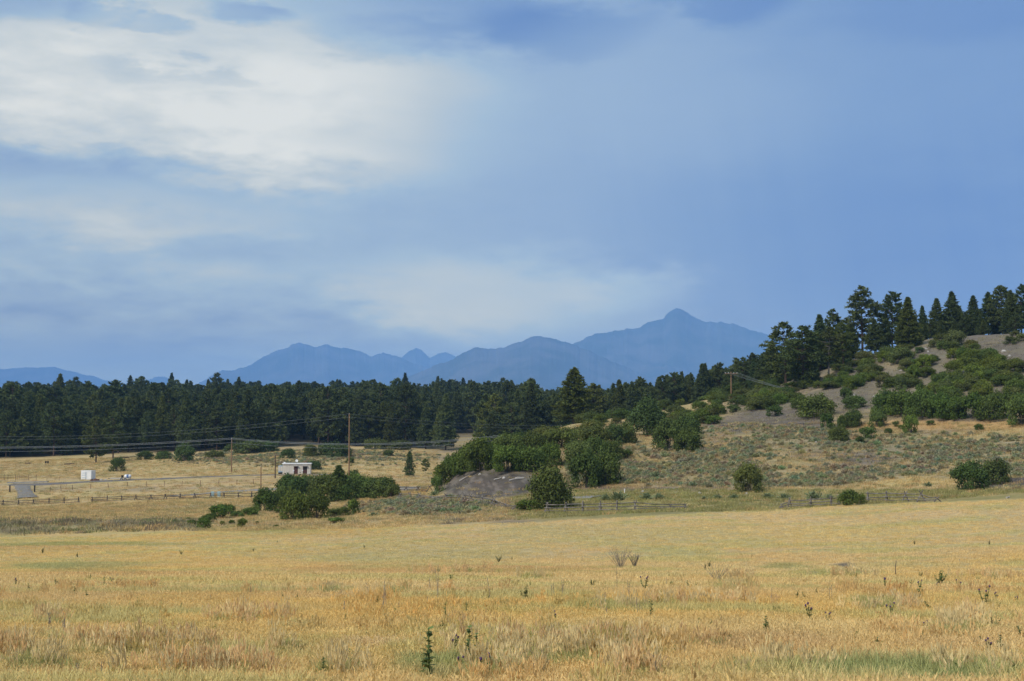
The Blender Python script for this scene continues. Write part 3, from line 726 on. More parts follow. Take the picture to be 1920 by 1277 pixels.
CREST = [(1690, 590, 0, .9, DK, 384), (1715, 592, 3, .95, DK, 386), (1800, 575, 1, 1, DK, 396), (1890, 575, 0, 1.1, DK, 378), (1845, 600, 2, 1.2, DK, 372), (1765, 605, 4, 1.2, DK, 372), (1905, 590, 6, 1, DK, 374), (1735, 608, 1, 1.2, DK, 370), (1790, 600, 0, 1.1, DK, 375), (1731, 574, 0, .85, BL, 385), (1757, 561, 1, 1.0, DK, 382), (1787, 549, 3, 1.05, DK, 384), (1812, 585, 6, .9, DK, 380), (1826, 556, 4, 1.05, DK, 386), (1854, 549, 2, .95, BL, 388),
         (1880, 537, 7, .85, DK, 384), (1898, 547, 3, 1.0, DK, 380), (1916, 536, 8, .8, BL, 385), (1940, 545, 1, 1.0, DK, 382), (1744, 600, 6, .9, DK, 376), (1770, 590, 2, .9, DK, 392), (1840, 585, 0, .9, DK, 378), (1868, 580, 4, .9, DK, 392), (1975, 540, 9, .9, DK, 384), (2010, 550, 0, 1, DK, 384), (1660, 590, 3, .9, BL, 380)]
for px, top, k, w, tn, D in CREST:
    put_pine(px, 0, top, PINES[k], 'dark pine in the row along the hill crest', HILLG, w, tn, D)
for px, top, k, w, tn, D in [(1395, 671, 5, .75, (1, 1.05, 1.05), 400), (1413, 673, 1, .8, BL, 395), (1370, 693, 6, .8, DK, 425), (1431, 662, 7, .8, DK, 380), (1447, 640, 2, .95, DK, 372), (1458, 668, 8, .9, DK, 378), (1490, 640, 4, .9, DK, 366), (1522, 622, 3, .9, DK, 372), (1420, 690, 0, 1.1, DK, 385), (1440, 685, 3, 1.1, DK, 380), (1465, 680, 1, 1.2, DK, 372), (1383, 705, 2, 1.1, DK, 410), (1545, 640, 0, 1.1, DK, 368), (1515, 660, 2, 1.2, DK, 356), (1570, 640, 4, 1.1, DK, 372)]:
    put_pine(px, 0, top, PINES[k], 'dark pine on the lower shoulder of the hill', 'pines on the lower shoulder of the hill', w, tn, D)
put_pine(1075, 806, 691, cone(2), 'big olive green pine standing above the scrub oak on the spur', width=1.3, tint=(1.35, 1.2, .75), D=385)
put_pine(768, 893, 848, SPARSE, 'small sparse blue green spruce standing alone in the meadow', width=1.05, tint=(1.0, 1.1, 1.15))
put_pine(797, 890, 862, SMALLP, 'small pine with a rounded top on two thin leaning stems', width=.95, tint=(1.3, 1.2, .8), lean=.12)
put_pine(180, 868, 782, rnd(3), 'pine with a bare dark trunk standing forward in the meadow', width=.85, tint=(1.05, 1.0, .9))
put_pine(212, 860, 775, rnd(1), 'pine with a dark trunk beside the bush at the meadow edge', width=.9, tint=DK)

# forest: the 290 that show largest are things, the rest one stand of stuff
fp = []
for tries in range(26000):
    D = math.sqrt(rng.uniform(470 ** 2, 1120 ** 2)); px = rng.uniform(-260, 1580)
    x = (px - 960) / F * D; zz = float(0)
    fp.append((x, D, px))
fp = np.array(fp); zz = H(fp[:, 0], fp[:, 1]); _, fpy = to_px(fp[:, 0], fp[:, 1], zz)
edge = np.interp(fp[:, 2], TREE_PX, TREE_PY)
ok = np.where(fp[:, 2] < 900, fpy < edge - 1, fp[:, 1] > 455)
clear = (ell(fp[:, 2], fpy, 880, 828, 110, 16, .1) > 0) | (ell(fp[:, 2], fpy, 560, 836, 40, 10, .1) > 0)
ok &= ~clear
fp = fp[ok]; zz = zz[ok]
keep = []; cell = {}
for k in range(len(fp)):                   # keep the crowns apart
    x, y = fp[k, 0], fp[k, 1]; md = 4.3 if y < 650 else 5.6; g = (int(x // 6), int(y // 6)); good = True
    for a in (-1, 0, 1):
        for b_ in (-1, 0, 1):
            for q in cell.get((g[0] + a, g[1] + b_), ()):
                if (q[0] - x) ** 2 + (q[1] - y) ** 2 < md * md: good = False
    if good: cell.setdefault(g, []).append((x, y)); keep.append(k)
fp = fp[keep]; zz = zz[keep]
hs = rng.normal(15.5, 2.6, len(fp)).clip(9, 22); hs *= np.where(rng.random(len(fp)) < .06, 1.22, 1)
hs = np.where(fp[:, 2] > 1000, np.minimum(hs, 15), hs)
order = np.argsort(fp[:, 1] / hs)
vis = (fp[:, 2] > -40) & (fp[:, 2] < 1460); first = [k for k in order if vis[k]][:285]; fset = set(first)
def ftint(k):
    b = rng.uniform(.62, 1.25); u = rng.random()
    return np.array([b * (1.25 if u < .14 else 1.0), b * (1.12 if u < .14 else 1.0), b * (.8 if u < .14 else 1.05)])
def flabel(v, s):
    a = 'tall ' if s > 1.12 else 'short ' if s < .85 else ''
    return (a + ('pointed conical' if v < 5 else 'round topped')).strip() + ' dark pine on the near edge of the forest across the valley'
for k in first:
    s = hs[k] / 16; w = s * rng.uniform(.85, 1.1); v = int(rng.integers(0, 10))
    plant('pine_tree', (('trunk', PINES[v][0]), ('crown', PINES[v][1])), flabel(v, s), 'tree', (fp[k, 0], fp[k, 1], zz[k]), (w, w, s), ftint(k), 'pines on the near edge of the forest')
rest = [k for k in range(len(fp)) if k not in fset]
FARP = []
for tr, cr_ in PINES[1:4] + PINES[5:8]:
    # trunk and crown in one mesh for the far stand
    c = cr_.copy(); c.materials.clear(); c.materials.append(M['needle_i']); FARP.append(c)
sR = hs[rest] / 16; wR = sR * rng.uniform(.85, 1.1, len(rest))
FT = scatter('pine_forest', np.stack([fp[rest, 0], fp[rest, 1], zz[rest]], 1), np.stack([np.zeros(len(rest)), np.zeros(len(rest)), rng.random(len(rest)) * 6.28], 1), np.stack([wR, wR, sR], 1), rng.integers(0, 6, len(rest)), np.array([ftint(k) for k in rest]), FARP)
tag(FT, 'dense dark pine forest covering the rise behind its front trees', 'forest')

# ------------------------------------------------------------------ scrub oak, juniper and other bushes
OAK = [make_bush('oak%d' % k, 5, 3.6, .20, M['oak'], 5200, lumps=15 + k % 4) for k in range(5)]
OAKS = [make_bush('small_oak%d' % k, 2.2, 1.6, .13, M['oak'], 1700, lumps=9, stems=5) for k in range(4)]
JUN = [make_bush('juniper%d' % k, 5, 4.6, .17, M['juniper'], 7500, lumps=20, cone=True) for k in range(2)]
GAP = make_bush('gap_oak', 5, 3.6, .20, M['oak'], 4200, lumps=11, stems=9)
def put_bush(px, base, wpx, hpx, label, group=None, tint=(1, 1, 1), kind=None, D=None, name='scrub_oak', cat='bush'):
    P = ground(px, D) if D else hit(px, base)
    m = P[1] / F; w = wpx * m; h = hpx * m * 1.12
    if kind is None:
        if w > 3.2: v = OAK[int(rng.integers(0, 5))]; W, Hh = 4.6, 3.6
        else: v = OAKS[int(rng.integers(0, 4))]; W, Hh = 2.0, 1.6
    else: v = kind; W, Hh = (4.6, 4.4) if v in JUN else (4.6, 3.6)
    t = plant(name, (('stems', v[0]), ('leaves', v[1])), label, cat, P, (w / W, w / W * rng.uniform(.85, 1.05), h / Hh), np.array(tint) * rng.uniform(.82, 1.15) * np.array([rng.uniform(.9, 1.15), 1, rng.uniform(.9, 1.15)]), group)
    return t
DKO = (.80, .86, .90); GRN = (1.0, 1.12, .9); BRT = (1.12, 1.14, .8); GRY = (1.05, .98, 1.15)
def many(lst, label, group, tint=(1, 1, 1), **kw):
    for q in lst: put_bush(*q[:4], label, group, q[4] if len(q) > 4 else tint, **kw)
def fillpoly(poly, n, wr, hr, label, group, tints, dmin=200):
    xs = [p[0] for p in poly]; ys = [p[1] for p in poly]; done = 0
    while done < n:
        x = rng.uniform(min(xs), max(xs)); y = rng.uniform(min(ys), max(ys)); ins = False
        for k in range(len(poly)):
            (x1, y1), (x2, y2) = poly[k], poly[k - 1]
            if (y1 > y) != (y2 > y) and x < (x2 - x1) * (y - y1) / (y2 - y1) + x1: ins = not ins
        if not ins: continue
        tn = tints[int(rng.integers(0, len(tints)))]
        put_bush(x, y, rng.uniform(*wr), rng.uniform(*hr), label, group, tn); done += 1
# meadow edge below the forest
put_bush(221, 884, 31, 25, 'dark round topped bush beside the white box and drive', tint=DKO, kind=GAP)
many([(273, 862, 28, 15), (306, 861, 30, 15), (346, 865, 40, 30), (403, 859, 36, 15), (470, 850, 60, 22), (500, 848, 50, 20), (540, 859, 28, 17), (582, 857, 27, 24), (625, 858, 52, 28), (645, 857, 30, 22), (728, 855, 20, 11), (656, 869, 16, 12), (705, 842, 40, 20), (750, 843, 45, 18), (440, 847, 40, 14)],
     'dark scrub oak clump along the meadow edge of the forest', 'oak clumps along the forest edge', DKO)
put_bush(588, 880, 30, 16, 'dark bush behind the right end of the beige shed', tint=DKO)
# thicket in front of the shed
many([(498, 960, 44, 42), (527, 957, 46, 42), (549, 930, 62, 40), (578, 925, 40, 34), (612, 941, 64, 46, (1.0, .98, 1.0)), (600, 928, 56, 38, GRY), (632, 925, 48, 36, GRY), (664, 935, 56, 42), (690, 930, 50, 36), (720, 934, 56, 36), (640, 940, 40, 32), (662, 905, 22, 24), (540, 918, 26, 28), (700, 934, 60, 34), (735, 933, 34, 26)],
     'dark green scrub oak in the large thicket before the shed', 'oaks of the large thicket', (.88, .98, .85))
put_bush(552, 975, 56, 56, 'front scrub oak of the large thicket, beside a gap of light', tint=(1.0, 1.05, .8))
put_bush(594, 973, 46, 52, 'scrub oak at the right of a gap of light in the thicket', tint=(.95, 1.0, .8))
put_pine(638, 905, 874, cone(3), 'small pointed juniper rising out of the thicket top', width=1.5, tint=(1.15, 1.3, .8), D=275, name='juniper_tree')
many([(662, 964, 28, 28), (627, 969, 26, 15), (643, 967, 26, 17), (630, 981, 36, 11)], 'low green oak bush in the grass right of the thicket', 'low bushes right of the thicket', GRN)
many([(412, 972, 40, 26), (428, 966, 26, 20), (443, 970, 22, 12), (468, 968, 30, 16), (474, 966, 20, 16), (382, 992, 26, 22), (358, 986, 22, 11), (398, 976, 22, 14), (388, 980, 20, 15), (455, 988, 22, 16), (435, 983, 13, 8), (417, 985, 11, 8), (482, 983, 8, 6), (518, 989, 13, 5), (521, 962, 13, 8), (453, 979, 10, 6), (452, 970, 12, 8), (354, 976, 9, 6)],
     'small bright green oak bush in the grass left of the thicket', 'small bushes left of the thicket', GRN)
# spur
many([(820, 924, 24, 30), (829, 910, 34, 40), (846, 896, 40, 42), (862, 890, 40, 44), (900, 884, 60, 58), (880, 884, 44, 50)], 'scrub oak above the grey shale bank of the spur', 'oaks above the shale bank', (.9, 1.0, .85))
many([(950, 884, 62, 44), (990, 881, 64, 46), (1030, 872, 50, 42), (925, 868, 46, 36)], 'rounded green scrub oak in the belt behind the shale bank', 'oak belt behind the shale bank', (1.0, 1.1, .85))
many([(955, 848, 60, 36), (1000, 846, 54, 36), (1050, 840, 60, 38), (1020, 830, 50, 30), (975, 838, 44, 28)], 'dull green scrub oak on the crest of the spur', 'oaks on the crest of the spur', (.95, .98, .95))
put_bush(1030, 953, 86, 80, 'big rounded green juniper leaning over the rail fence', kind=JUN[0], tint=(1.05, 1.1, .75), name='juniper_tree', cat='tree')
put_bush(992, 957, 46, 20, 'low dark green bush at the foot of the big juniper', tint=GRN)
put_bush(1100, 914, 62, 66, 'dense scrub oak uphill of the big juniper, the darker of a pair', tint=(.85, .95, .85))
put_bush(1133, 908, 62, 64, 'dense scrub oak uphill of the big juniper, the greener of a pair', tint=(.95, 1.05, .85))
many([(1085, 873, 52, 48), (1115, 868, 50, 44), (1147, 862, 42, 32), (1176, 858, 24, 15), (1120, 838, 52, 40), (1150, 834, 50, 36), (1172, 832, 48, 38), (1090, 835, 44, 34, GRY), (1105, 828, 44, 34, GRY)], 'scrub oak on the upper slope of the spur', 'oaks on the upper slope of the spur', (.95, 1.0, .95))
put_bush(1214, 816, 72, 62, 'large round juniper on the skyline of the spur', kind=JUN[1], tint=(.95, 1.05, .9), name='juniper_tree', cat='tree')
many([(1252, 843, 56, 54), (1292, 848, 50, 44), (1286, 822, 58, 42)], 'scrub oak in the dark trio below the round juniper', 'oak trio below the round juniper', (.88, .96, .9))
put_bush(1404, 922, 52, 48, 'single scrub oak at the foot of the sage slope', tint=(.95, 1.0, .9))
put_bush(1590, 948, 42, 30, 'round bush standing between two broken runs of rail fence', tint=(.95, .98, .8))
put_bush(1612, 945, 26, 18, 'small bush beside the round bush at the fence gap', tint=GRN)
put_bush(1820, 919, 62, 50, 'dark scrub oak at the lip of the shale cut', tint=(.8, .85, .9))
put_bush(1866, 908, 52, 46, 'dark scrub oak on the bank behind the shale cut', tint=(.8, .85, .9))
# hillside
many([(1530, 782, 74, 42), (1452, 781, 30, 20), (1587, 748, 26, 22), (1602, 766, 46, 22), (1551, 803, 24, 28), (1600, 800, 36, 32), (1577, 806, 18, 28), (1572, 828, 40, 30), (1628, 823, 34, 22), (1612, 833, 18, 15), (1645, 800, 36, 28), (1680, 800, 14, 10), (1745, 798, 16, 10), (1836, 806, 18, 11), (1665, 812, 16, 9), (1690, 805, 14, 8), (1500, 765, 40, 22)],
     'scrub oak bush on the lower hillside', 'bushes on the lower hillside', (.9, 1.0, .9))
put_bush(1707, 814, 28, 37, 'upright yellow green bush alone below the oak belt', tint=(1.2, 1.2, .8))
many([(1660, 776, 50, 44), (1690, 778, 60, 46), (1730, 782, 60, 50), (1765, 785, 56, 46), (1790, 787, 40, 40), (1826, 785, 54, 46), (1860, 787, 56, 50), (1915, 797, 52, 55), (1885, 765, 50, 30), (1950, 790, 60, 50)],
     'dark scrub oak in the belt across the hillside', 'oak belt across the hillside', (.88, 1.0, .82))
fillpoly([(1560, 700), (1640, 655), (1720, 640), (1800, 640), (1830, 655), (1720, 690), (1640, 715)], 34, (18, 36), (10, 20), 'grey green low bush on the shale of the upper hill', 'low bushes on the upper shale', [GRY, (.95, .95, .95), (.85, .9, .9), GRN]) if 'fillpoly' in globals() else None
many([(1622, 682, 38, 24), (1668, 672, 32, 24), (1690, 680, 48, 26), (1752, 652, 22, 16), (1790, 648, 42, 27), (1820, 652, 26, 15), (1640, 700, 30, 16), (1895, 645, 26, 14), (1915, 640, 24, 14), (1905, 630, 22, 10), (1725, 640, 20, 12), (1600, 672, 24, 14), (1580, 690, 22, 14)],
     'grey green bush among the shale near the hill crest', 'bushes near the hill crest', GRY)
fillpoly([(1655, 720), (1700, 680), (1790, 662), (1860, 668), (1890, 690), (1960, 700), (1960, 762), (1840, 770), (1700, 752), (1650, 745)], 78, (22, 44), (16, 28), 'bright green scrub oak in the patch on the upper hillside', 'oak patch on the upper hillside', [BRT, (1.15, 1.2, .8), (1.0, 1.05, .95), GRY])
fillpoly([(1520, 715), (1560, 700), (1640, 702), (1650, 725), (1580, 740), (1525, 738)], 16, (20, 36), (12, 20), 'bright green low brush below the hillside pines', 'low brush below the hillside pines', [BRT, GRN, (1.1, 1.0, .9)])
fillpoly([(1250, 800), (1340, 770), (1400, 752), (1440, 745), (1500, 748), (1480, 758), (1400, 778), (1330, 800)], 34, (20, 40), (12, 24), 'low green brush along the shoulder of the hill', 'low brush along the shoulder of the hill', [BRT, GRN, GRY, (.95, 1, .9)])

for k in range(62):
    px = rng.uniform(1085, 1560); D = float(np.interp(px, [1085, 1250, 1450, 1560], [345, 355, 352, 345])) + rng.uniform(-22, 40)
    put_bush(px, 0, rng.uniform(20, 38), rng.uniform(9, 19), 'dull green brush along the ridge line below the forest', 'brush along the ridge line', [(.9, .86, 1.0), (.75, .85, .8), (.8, .86, .85), (1, 1.05, .85)][int(rng.integers(0, 4))], D=D)

# ------------------------------------------------------------------ sagebrush
SG = [make_sage('sage%d' % k, M['sage']) for k in range(4)]
SGI = []
for s in SG:
    c = s.copy(); c.materials.clear(); c.materials.append(M['sage_i']); SGI.append(c)
n = 190000
D = np.sqrt(rng.uniform(185 ** 2, 530 ** 2, n)); px0 = rng.uniform(230, 2050, n); sxx = (px0 - 960) / F * D; szz = H(sxx, D)
spx, spy = to_px(sxx, D, szz); mk = sage_mask(spx, spy, D, sxx, D)
clump = .5 * fbm(sxx / 2.8, D / 2.8, 91) + .5 * fbm(sxx / 9, D / 9, 93)
sel = rng.random(n) < mk * np.clip((clump - .36) * 6.0, .04, 1) * .85 * np.clip(260 / D, .2, 1.0)
sxx, D, szz, spx, spy = sxx[sel], D[sel], szz[sel], spx[sel], spy[sel]
ss = rng.lognormal(-.28, .36, len(D)).clip(.35, 1.7)
st = np.stack([rng.uniform(.80, 1.12, len(D)) * rng.choice([1, 1, .85, 1.12], len(D)), rng.uniform(.85, 1.1, len(D)), rng.uniform(.8, 1.1, len(D))], 1)
vis = (spx > 0) & (spx < 1920); sz = np.where(vis, ss / D, 0); top = set(np.argsort(-sz)[:270])
for k in sorted(top):
    o = obj('sagebrush', SG[int(rng.integers(0, 4))], None, (sxx[k], D[k], szz[k])); o.rotation_euler.z = rng.random() * 6.28
    o.scale = (ss[k] * 1.15, ss[k] * 1.15, ss[k]); o.color = (*[float(q) for q in st[k]], 1)
    tag(o, 'grey green sagebrush clump on the dry slope', 'sagebrush', 'sagebrush clumps on the dry slope')
rs_ = [k for k in range(len(D)) if k not in top]
o = scatter('sagebrush_cover', np.stack([sxx[rs_], D[rs_], szz[rs_]], 1), np.stack([np.zeros(len(rs_)), np.zeros(len(rs_)), rng.random(len(rs_)) * 6.28], 1), np.stack([ss[rs_] * 1.1] * 2 + [ss[rs_]], 1), rng.integers(0, 4, len(rs_)), st[rs_], SGI)
tag(o, 'scattered small sagebrush covering the slopes', 'sagebrush')
# tall blue-green rabbitbrush along the road cut
for px, py, w, h in [(1525, 938, 34, 22), (1470, 936, 30, 14), (1440, 934, 26, 12), (1555, 937, 26, 14), (1160, 938, 40, 20), (1135, 938, 26, 14), (1212, 936, 30, 16), (1235, 936, 26, 14), (1320, 936, 16, 8), (1345, 935, 22, 10), (815, 930, 22, 14), (845, 934, 26, 10), (1376, 934, 24, 10), (750, 955, 24, 8), (790, 960, 26, 10), (775, 965, 22, 9), (700, 968, 26, 10), (850, 952, 24, 9), (1740, 912, 22, 10), (1300, 912, 24, 10), (1230, 895, 30, 14), (1195, 893, 24, 12), (1180, 905, 22, 9)]:
    P = hit(px, py); m = P[1] / F
    o = obj('rabbitbrush', SG[int(rng.integers(0, 4))], None, tuple(P)); o.scale = (w * m, w * m, h * m / .6); o.rotation_euler.z = rng.random() * 6.28
    o.color = (.66, .84, .72, 1); tag(o, 'blue green rabbitbrush mound along the foot of the slope', 'bush', 'rabbitbrush along the foot of the slope')

# ------------------------------------------------------------------ grass
def tuft(name, n, h, spread, wid, lean, heads=0.0, headw=0.02):
    a = rng.random(n) * 6.28; r = spread * np.sqrt(rng.random(n)); B = np.stack([np.cos(a) * r, np.sin(a) * r, np.full(n, -.04)], 1)
    a2 = rng.random(n) * 6.28; l = rng.uniform(.2, 1, n) * lean; hh = h * rng.uniform(.55, 1.1, n)
    T = B + np.stack([np.cos(a2) * l * hh, np.sin(a2) * l * hh, hh], 1); Mi = (B + T) / 2 + np.stack([np.cos(a2), np.sin(a2), np.zeros(n)], 1) * (-.12 * l * hh)[:, None]
    f = a2 + 1.57 + rng.normal(size=n) * .5; S = np.stack([np.cos(f), np.sin(f), np.zeros(n)], 1) * wid
    V = [np.stack([B - S, B + S, Mi + S * .8, Mi - S * .8], 1), np.stack([Mi - S * .8, Mi + S * .8, T + S * .25, T - S * .25], 1)]
    v = [np.repeat(rng.uniform(.8, 1.12, n), 4)] * 2
    k = int(n * heads)
    if k:
        d = (T - Mi)[:k]; d /= np.linalg.norm(d, axis=1, keepdims=True); q = h * .2
        for rot in (0, 1):
            S2 = np.stack([np.cos(f[:k] + rot * 1.57), np.sin(f[:k] + rot * 1.57), np.zeros(k)], 1) * headw
            V.append(np.stack([T[:k] - d * q - S2 * .5, T[:k] - d * q * .5 + S2, T[:k] + d * q * .35, T[:k] - d * q * .5 - S2], 1)); v.append(np.repeat(rng.uniform(.9, 1.2, k), 4))
    V = np.concatenate(V).reshape(-1, 3)
    return mesh_np(name, V, np.arange(len(V)).reshape(-1, 4), [M['grass']], attr=np.concatenate(v))
TU = [tuft('tuft_fine%d' % k, 46, .25, .30, .0058, .95, .5, .011) for k in range(3)]          # 0-2 fine straw
TU += [tuft('tuft_tall%d' % k, 18, .56, .15, .007, .45, .9, .022) for k in range(2)]           # 3-4 tall seed heads
TU += [tuft('tuft_leafy%d' % k, 40, .34, .20, .009, .8) for k in range(2)]                      # 5-6 green bunch
TU += [tuft('tuft_mid%d' % k, 34, .19, .55, .016, 1.1, .3, .02) for k in range(3)]               # 7-9 coarse, for farther off
def grass_points(d0, d1, dens, seed):
    g = np.random.default_rng(seed); area = .36 * 2 * .5 * (d1 ** 2 - d0 ** 2) * 1.12
    n = int(area * dens); D = np.sqrt(g.uniform(d0 ** 2, d1 ** 2, n)); x = g.uniform(-.40, .40, n) * D
    return x, D
P_, R3, S3, I3, T3 = [], [], [], [], []
for d0, d1, dens, kinds in ((24, 45, 17, (0, 3)), (45, 75, 10, (0, 3)), (75, 118, 5.5, (7, 10)), (118, 182, 2.2, (7, 10))):
    x, D = grass_points(d0, d1, dens, int(d0)); z = H(x, D); px, py = to_px(x, D, z)
    ok = py > np.interp(px, EDGE_PX, EDGE_PY) - 1
    x, D, z, px, py = x[ok], D[ok], z[ok], px[ok], py[ok]; n = len(x)
    c = field_color(x, D, px, py); idx = rng.integers(kinds[0], kinds[1], n)
    greenness = c[:, 1] / c[:, 0]; redness = c[:, 0] / c[:, 1]
    if d1 <= 80:
        idx = np.where((greenness > .80) & (rng.random(n) < .75), rng.integers(5, 7, n), idx)
        tallp = np.clip((fbm(x / 2.6, D / 4.2, 77) - .56) / .12, 0, 1) * .14 + np.clip((redness - 1.5) / .15, 0, 1) * .35
        tall = (rng.random(n) < tallp) & (greenness < .85); idx = np.where(tall, rng.integers(3, 5, n), idx)
        c = np.where(tall[:, None], c * .82 + C_RED * .18, c)
    bright = rng.uniform(.85, 1.18, (n, 1)); s = rng.uniform(.75, 1.25, n)
    if d0 >= 75: s *= np.where(py < 1078, .62, 1.0) * 1.0
    hz_ = s * rng.uniform(.75, 1.2, n) * (.75 + .6 * fbm(x / 7, D / 7, 15))
    P_.append(np.stack([x, D, z], 1)); R3.append(np.stack([rng.normal(size=n) * .08, rng.normal(size=n) * .08, rng.random(n) * 6.28], 1))
    S3.append(np.stack([s * 1.1, s * 1.1, hz_], 1)); I3.append(idx); T3.append(np.clip(c * bright * np.array([1.65, 1.66, 1.57]) * (0.99 if d1 <= 80 else 1.02), 0, .93))
cl_px = [(380, 1268, 90, 9, 1), (300, 1226, 80, 6, 1), (200, 1228, 60, 5, 1), (60, 1258, 50, 7, 0), (625, 1112, 24, 4, 0), (740, 1112, 26, 4, 0), (1640, 1148, 50, 8, 0), (1690, 1140, 30, 6, 1), (1790, 1186, 40, 8, 0), (1810, 1170, 30, 6, 1), (1372, 1106, 26, 5, 0), (1385, 1086, 26, 3, 1), (1100, 1222, 150, 10, 1), (1060, 1245, 120, 9, 0), (1590, 1080, 60, 3, 1), (1000, 1084, 20, 2, 0), (850, 1074, 60, 2, 1), (1860, 1085, 60, 3, 1), (470, 1170, 70, 6, 1), (540, 1228, 24, 5, 0), (90, 1172, 26, 4, 1), (1340, 1135, 60, 3, 1), (1180, 1145, 70, 4, 0), (1270, 1135, 50, 4, 1), (1450, 1268, 60, 6, 0), (950, 1266, 60, 8, 0), (640, 1270, 30, 6, 0), (1850, 1272, 60, 6, 0), (1200, 1273, 40, 5, 1), (30, 1235, 30, 5, 1)]
for cx, cy, rx, ry, red in cl_px:          # bunch-grass clumps with reddish heads or green blades
    n = int(18 + rx * ry * .06); q = rng.normal(size=(n, 2)) * .75
    G_ = np.array([hit(cx + a * rx, min(cy + b * ry, 1330)) for a, b in q]); P_.append(G_)
    R3.append(np.stack([rng.normal(size=n) * .08, rng.normal(size=n) * .08, rng.random(n) * 6.28], 1))
    g = rng.random(n) < (.25 if red else .65); s = rng.uniform(.8, 1.25, n)
    S3.append(np.stack([s, s, s * rng.uniform(.9, 1.25, n)], 1)); I3.append(np.where(g, rng.integers(5, 7, n), rng.integers(3, 5, n)))
    T3.append(np.where(g[:, None], np.array([.48, .46, .17]), np.where(rng.random((n, 1)) < .5, np.array([.76, .54, .27]), np.array([.80, .64, .34])) if red else np.array([.78, .62, .32])) * rng.uniform(.8, 1.2, (n, 1)))
for d0, d1, dens in ((178, 300, 1.0), (300, 520, .42)):
    x, D = grass_points(d0, d1, dens, int(d0) + 5); z = H(x, D); px, py = to_px(x, D, z)
    ok = (py < np.interp(px, EDGE_PX, EDGE_PY) + 2) & ((px > 830) | (py > np.interp(px, TREE_PX, TREE_PY) + 2)) & ~((px > 820) & (D > 345))
    ok &= ~((ell(px, py, 915, 908, 118, 30, .2) > .4) & (rng.random(len(x)) < .85)) & ~((px < 640) & (D > 352) & (D < 384) & (rng.random(len(x)) < .7))
    x, D, z, px, py = x[ok], D[ok], z[ok], px[ok], py[ok]; n = len(x)
    c = ground_color(x, D, z); u = rng.random(n)[:, None]; cl = fbm(x / 5, D / 5, 88)[:, None]
    c = np.where(u < .18, C_GREEN * .8, np.where(u < .34, C_OCHRE, np.where(u < .6, C_STRAW, c)))
    stp = (px > 960) & (py > 918) & (rng.random(n) < .75); c = np.where(stp[:, None], np.where(u < .4, np.array([.24, .235, .08]), np.array([.30, .26, .10])), c)
    bank = ((px < 380) & (py > 976) & (py < 1004)); c = np.where((bank & (rng.random(n) < .65))[:, None], np.where(u < .3, C_TURF * .8, np.where(u < .65, C_SAGE * .8, C_DIRT * .6)), c)
    upm = (py < 792) & (px > 1350); c = np.where(upm[:, None], np.where(u < .5, np.array([.30, .26, .15]), C_SHALE * 1.4), c)
    s = rng.uniform(.7, 1.5, n) * (1 + .5 * bank); P_.append(np.stack([x, D, z], 1)); R3.append(np.stack([rng.normal(size=n) * .08, rng.normal(size=n) * .08, rng.random(n) * 6.28], 1))
    S3.append(np.stack([s * 1.3, s * 1.3, s * rng.uniform(.9, 1.9, n)], 1)); I3.append(rng.integers(7, 10, n)); T3.append(np.clip(c * rng.uniform(.8, 1.2, (n, 1)) * 1.35, 0, .9))
o = scatter('meadow_grass', np.concatenate(P_), np.concatenate(R3), np.concatenate(S3), np.concatenate(I3), np.concatenate(T3), TU)
tag(o, 'dry straw coloured meadow grass with reddish seed heads', 'grass')
print('grass tufts', sum(len(p) for p in P_), 'sage', len(D), 'forest', len(fp), flush=True)

# ------------------------------------------------------------------ roads and gravel (sheets just above the ground)
def ribbon(name, pts, width, mat, lift=.14, n=40, across=None):
    P = [hit(px, py) for px, py in pts] if not isinstance(pts, np.ndarray) else pts
    P = np.array(P); t = np.r_[0, np.cumsum(np.linalg.norm(np.diff(P[:, :2], axis=0), axis=1))]
    q = np.linspace(0, t[-1], n); C = np.stack([np.interp(q, t, P[:, 0]), np.interp(q, t, P[:, 1])], 1)
    for _ in range(6): C[1:-1] = (C[:-2] + C[1:-1] * 2 + C[2:]) / 4
    d = np.gradient(C, axis=0); d /= np.linalg.norm(d, axis=1, keepdims=True); nrm = np.stack([-d[:, 1], d[:, 0]], 1)
    W = np.interp(np.linspace(0, 1, n), np.linspace(0, 1, len(width)), width) if hasattr(width, '__len__') else np.full(n, width)
    m = 7; V = []
    for k in range(n):
        for j in range(m):
            f = (j / (m - 1) - .5) * W[k] * (1 + .08 * math.sin(k * 1.7 + j) * (j in (0, m - 1)))
            p = C[k] + nrm[k] * f; V.append((p[0], p[1], float(H(p[0], p[1])) + (lift if 0 < j < m - 1 else -.12)))
    Fs = [(k * m + j, k * m + j + 1, (k + 1) * m + j + 1, (k + 1) * m + j) for k in range(n - 1) for j in range(m - 1)]
    o = obj(name, mesh_np(name, np.array(V), np.array(Fs), [mat], smooth_=True)); return tag(o, kind='structure')
ribbon('road', [(330, 931), (390, 925), (440, 921), (500, 918.5), (560, 917), (640, 915), (700, 914.5), (760, 913.5), (810, 911.5)], 6.5, M['asphalt'], n=60)
ribbon('road', [(1045, 936), (1085, 933), (1120, 932.5)], 4.0, M['asphalt'], n=20)
ribbon('gravel_drive', [(20, 909), (60, 909), (110, 907), (170, 903.5), (240, 900.5), (320, 897.5), (420, 893.5), (500, 891), (560, 890), (640, 890)], 5.0, M['gravel_dark'], n=70)
ribbon('gravel_apron', [(42, 911), (44, 918), (48, 926), (52, 934)], [4.2, 3.8, 4.0, 5.4], M['gravel'], lift=.20, n=24)
ribbon('gravel_pad', [(15, 905.5), (50, 904.7), (90, 904)], 2.6, M['gravel'], lift=.18, n=24)

